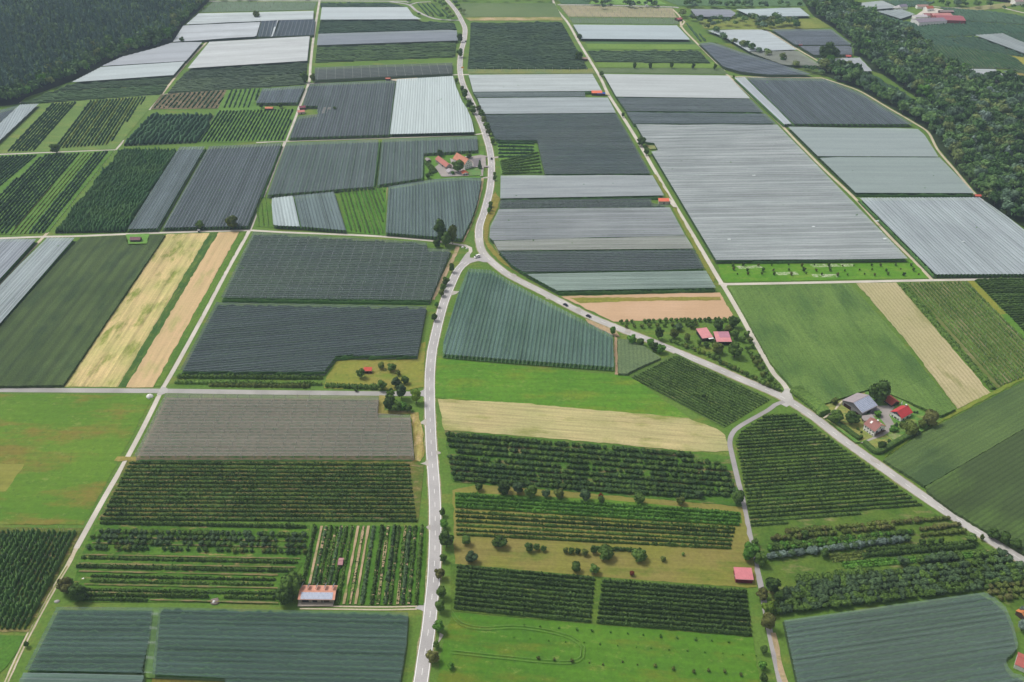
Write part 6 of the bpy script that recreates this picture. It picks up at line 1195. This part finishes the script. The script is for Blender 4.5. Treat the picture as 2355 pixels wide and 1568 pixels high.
# ------------------------------------------------------------ vehicles and small things
def car(x, y, ang, paintm, label, zs=1.0, big=1.0, cat='car', van=False):
    p = P(x, y, .7); root = bpy.data.objects.new('van' if van else 'car', None); C.objects.link(root); root.location = (p[0], p[1], .14); root.rotation_euler = (0, 0, ang); root.scale = (big,)*3; tag(root, label, cat)
    w = .9; h1, h2 = (.85, 1.45) if not van else (1.1, 2.0)
    prof = [(-2.2, .35), (-2.25, h1*.95), (-1.9, h1+.08), (-1.5, h2), (.5, h2), (1.15, h1+.05), (2.05, h1-.12), (2.2, .6), (2.2, .35)] if not van else [(-2.3, .35), (-2.3, h2-.05), (-2.1, h2), (1.0, h2), (1.7, h1+.1), (2.25, h1-.15), (2.3, .35)]
    q = MB(); n = len(prof); q.v = [(a, -w*(.98 if b < h1+.1 else .8), b) for a, b in prof]+[(a, w*(.98 if b < h1+.1 else .8), b) for a, b in prof]
    q.f = [tuple(range(n)), tuple(range(2*n-1, n-1, -1))]+[(i, (i+1) % n, n+(i+1) % n, n+i) for i in range(n)]; q.m = [0]*len(q.f); q.build('body', paintm, root)
    gl = M_glass; q = MB(); q.quad([(.56, -.7, h2-.05), (.56, .7, h2-.05), (1.17, .82, h1+.1), (1.17, -.82, h1+.1)] if not van else [(1.05, -.7, h2-.03), (1.05, .7, h2-.03), (1.72, .82, h1+.14), (1.72, -.82, h1+.14)])
    for v in range(4): q.v[v] = (q.v[v][0]+.03, q.v[v][1], q.v[v][2]+.03)
    q.build('windscreen', gl, root)
    for s in (-1, 1):
        q = MB(); q.quad([(-1.4, s*.92*w, h1+.12), (.95, s*.92*w, h1+.12), (.45, s*.83*w, h2-.08), (-1.3, s*.83*w, h2-.08)]); o = q.build('side_window', gl, root)
        for xx in (-1.35, 1.35):
            q = MB(); q.cyl(xx, s*.88, 0, 0, .33, 10); q.v = []; q.f = []; q.m = []
            for yy in (s*.78, s*.98):
                for i in range(10): q.v.append((xx+.33*math.cos(i*.628), yy, .33+.33*math.sin(i*.628)))
            q.f = [tuple(range(10)), tuple(range(19, 9, -1))]+[(i, (i+1) % 10, 10+(i+1) % 10, 10+i) for i in range(10)]; q.m = [0]*12; q.build('wheel', plain('#1b1b1d'), root)
        q = MB(); q.box(2.16, 2.24, s*.62-.18, s*.62+.18, .62, .78); q.build('headlight', M_white, root)
    return root
def road_ang(c, x, y, flip=False):
    p = P(x, y)[:2]; i = int(np.argmin(np.linalg.norm(c-p, axis=1))); i = min(max(i, 1), len(c)-2); d = c[i+1]-c[i-1]; return math.atan2(d[1], d[0])+(math.pi if flip else 0)
blk = plain('#1c2230', .25, .6, var=.05); sil = plain('#c9ccd0', .3, .5, var=.05)
car(1300.5, 701, road_ang(cj, 1300, 701, True), blk, 'upper of the two dark cars on the right hand road', big=1.1); car(1353.5, 727, road_ang(cj, 1353, 727, True), blk, 'lower of the two dark cars on the right hand road', big=1.1)
car(1097, 590.5, road_ang(cn, 1097, 594, True), M_white, 'white van waiting at the junction', van=True, cat='van', big=1.25); car(1130, 364.5, road_ang(cj, 1130, 364), blk, 'dark car on the road beside the orange farmhouse', big=1.1); car(1070.5, 95, road_ang(cj, 1070, 95), blk, 'small dark car far up the main road', big=1.1)
car(*c3(1045, 915), 0.05, sil, 'pale car parked before the small white shed', big=1.1)
for i, (x, y, m, n) in enumerate([(1405, 11.5, blk, 'dark car first on the far highway'), (1450, 12.5, blk, 'dark car second on the far highway'), (1487, 13, M_white, 'white van third on the far highway'), (1513, 14, blk, 'dark car fourth on the far highway')]): car(x, y, 0, m, n, big=1.3)
# white wrapped stack by the crossing
def blob(name, x, y, r, h, m, label, cat, seed=1, group=None):
    v, f = ICO[2]; rs = np.random.default_rng(seed); q = v*(1+rs.normal(0, .12, (len(v), 1)))*[r, r*.8, h]; q[:, 2] = np.maximum(q[:, 2], 0); p = P(x, y, h*.4); q += [p[0], p[1], 0]
    return tag(link(name, np_mesh(name, q, f), None, m), label, cat, group)
blob('tarpaulin_stack', 344, 911, 2.6, 2.6, M_white, 'bright white wrapped pile at the crossing of track and road', 'pile', 4)
blob('tarpaulin_stack', 494, 1382, 3.0, 1.2, plain('#8a7d78'), 'grey heap with white plastic on the grass edge', 'heap', 5); blob('plastic_sheet', 492, 1384, 1.2, 1.5, M_white, 'white plastic sheet lying on the grey heap', 'sheet', 9)
blob('plastic_sheet', 191, 1330, .8, .5, M_white, 'small white sheet in the grass left of the mixed orchard', 'sheet', 6); blob('rubble_pile', 131, 1382, 1.6, .8, plain('#b5b2ad'), 'small pale rubble pile at the left track', 'pile', 7)
blob('white_tent', 1063.5, 568, 1.2, 1.6, M_white, 'left small white roadside box by the curved lane', 'box', 8); blob('white_tent', 1073, 571, 1.0, 1.4, M_white, 'right small white roadside box by the curved lane', 'box', 3)
def sign():
    p = P(1063.5, 159); e = bpy.data.objects.new('road_sign', None); C.objects.link(e); e.location = (p[0], p[1], 0); tag(e, 'yellow orange place sign beside the far road', 'sign')
    q = MB(); q.box(-2, 2, -.06, .06, 1.4, 3.4); q.build('panel', plain('#e8a020', .5, k=1), e)
    for s in (-1.5, 1.5): q = MB(); q.box(s-.06, s+.06, .06, .16, 0, 3.3); q.build('post', M_post, e)
sign()
q_par = P(*c1(1580, 500), 2)
e = bpy.data.objects.new('parasol', None); C.objects.link(e); e.location = (q_par[0], q_par[1], 0); tag(e, 'closed white parasol standing behind the red roofed house', 'parasol'); q = MB(); q.cyl(0, 0, 0, 1.2, .06, 6); q.build('pole', M_post, e); q = MB(); q.cyl(0, 0, 1.1, 3.9, .5, 8, r1=.08); q.build('canopy', M_white, e)
# rolled net bundles and white posts along the grassy farm track
for i in range(26):
    t = i/25; x, y = 262+(115-262)*t, 352+(530-352)*t; p = P(x, y); q = MB(); q.cyl(0, 0, 0, 1.6, .28, 6); o = q.build('marker_post', M_post); o.location = (p[0], p[1], 0); tag(o, ordn(i+1)+' pale post from the far end beside the long hop garden', 'post', 'pale posts beside the long hop garden')
# tears and pale patches where nets are folded double
for i, (x, y, w_, h_) in enumerate([(1002, 270, 5, 3), (1095, 247, 5, 4), (1128, 258, 4, 3), (2034, 549, 8, 4), (1870, 521, 7, 3), (2016, 508, 9, 2.5), (1733, 403, 8, 2), (1676, 550, 8, 2.5), (2294, 450, 7, 2), (2214, 555, 6, 2)]):
    if i < 3: x, y = 588.75+[1340, 1672, 1810][i]/4, [995, 913, 958][i]/4
    p = P(x, y, 4.75); q = MB(); u, v = w_/pxm(x, y)/2, h_/pxm(x, y)
    q.quad([(-u, -v, 0), (u, -v*.8, .1), (u*.9, v, .15), (-u*.8, v*.9, 0)]); o = q.build('net_patch', plain('#d4dcdd', var=.04)); o.location = p; tag(o, ['patch of folded net, left one on the very pale cyan net', 'largest patch of folded net on the very pale cyan net', 'patch of folded net, right one on the very pale cyan net', 'net patch near the foot of the largest pale net', 'net patch left in the largest pale net', 'long net patch near the track on the largest pale net', 'net patch high on the left of the largest pale net', 'net patch low on the left of the largest pale net', 'net patch high on the diagonally striped net', 'net patch in the middle of the diagonally striped net'][i], 'net patch')
# ------------------------------------------------------------ haze
hz = MB(); hz.box(-2600, 2600, -60, 3400, -1.2, CAMH+12)
g = bpy.data.materials.new('haze'); g.use_nodes = True; g.node_tree.nodes.remove(g.node_tree.nodes['Principled BSDF']); pv = g.node_tree.nodes.new('ShaderNodeVolumePrincipled')
pv.inputs['Color'].default_value = (.62, .78, 1, 1); pv.inputs['Density'].default_value = HAZE; pv.inputs['Anisotropy'].default_value = .1
g.node_tree.links.new(pv.outputs[0], g.node_tree.nodes['Material Output'].inputs['Volume'])
if HAZE > 0: tag(hz.build('haze', g), kind='stuff')
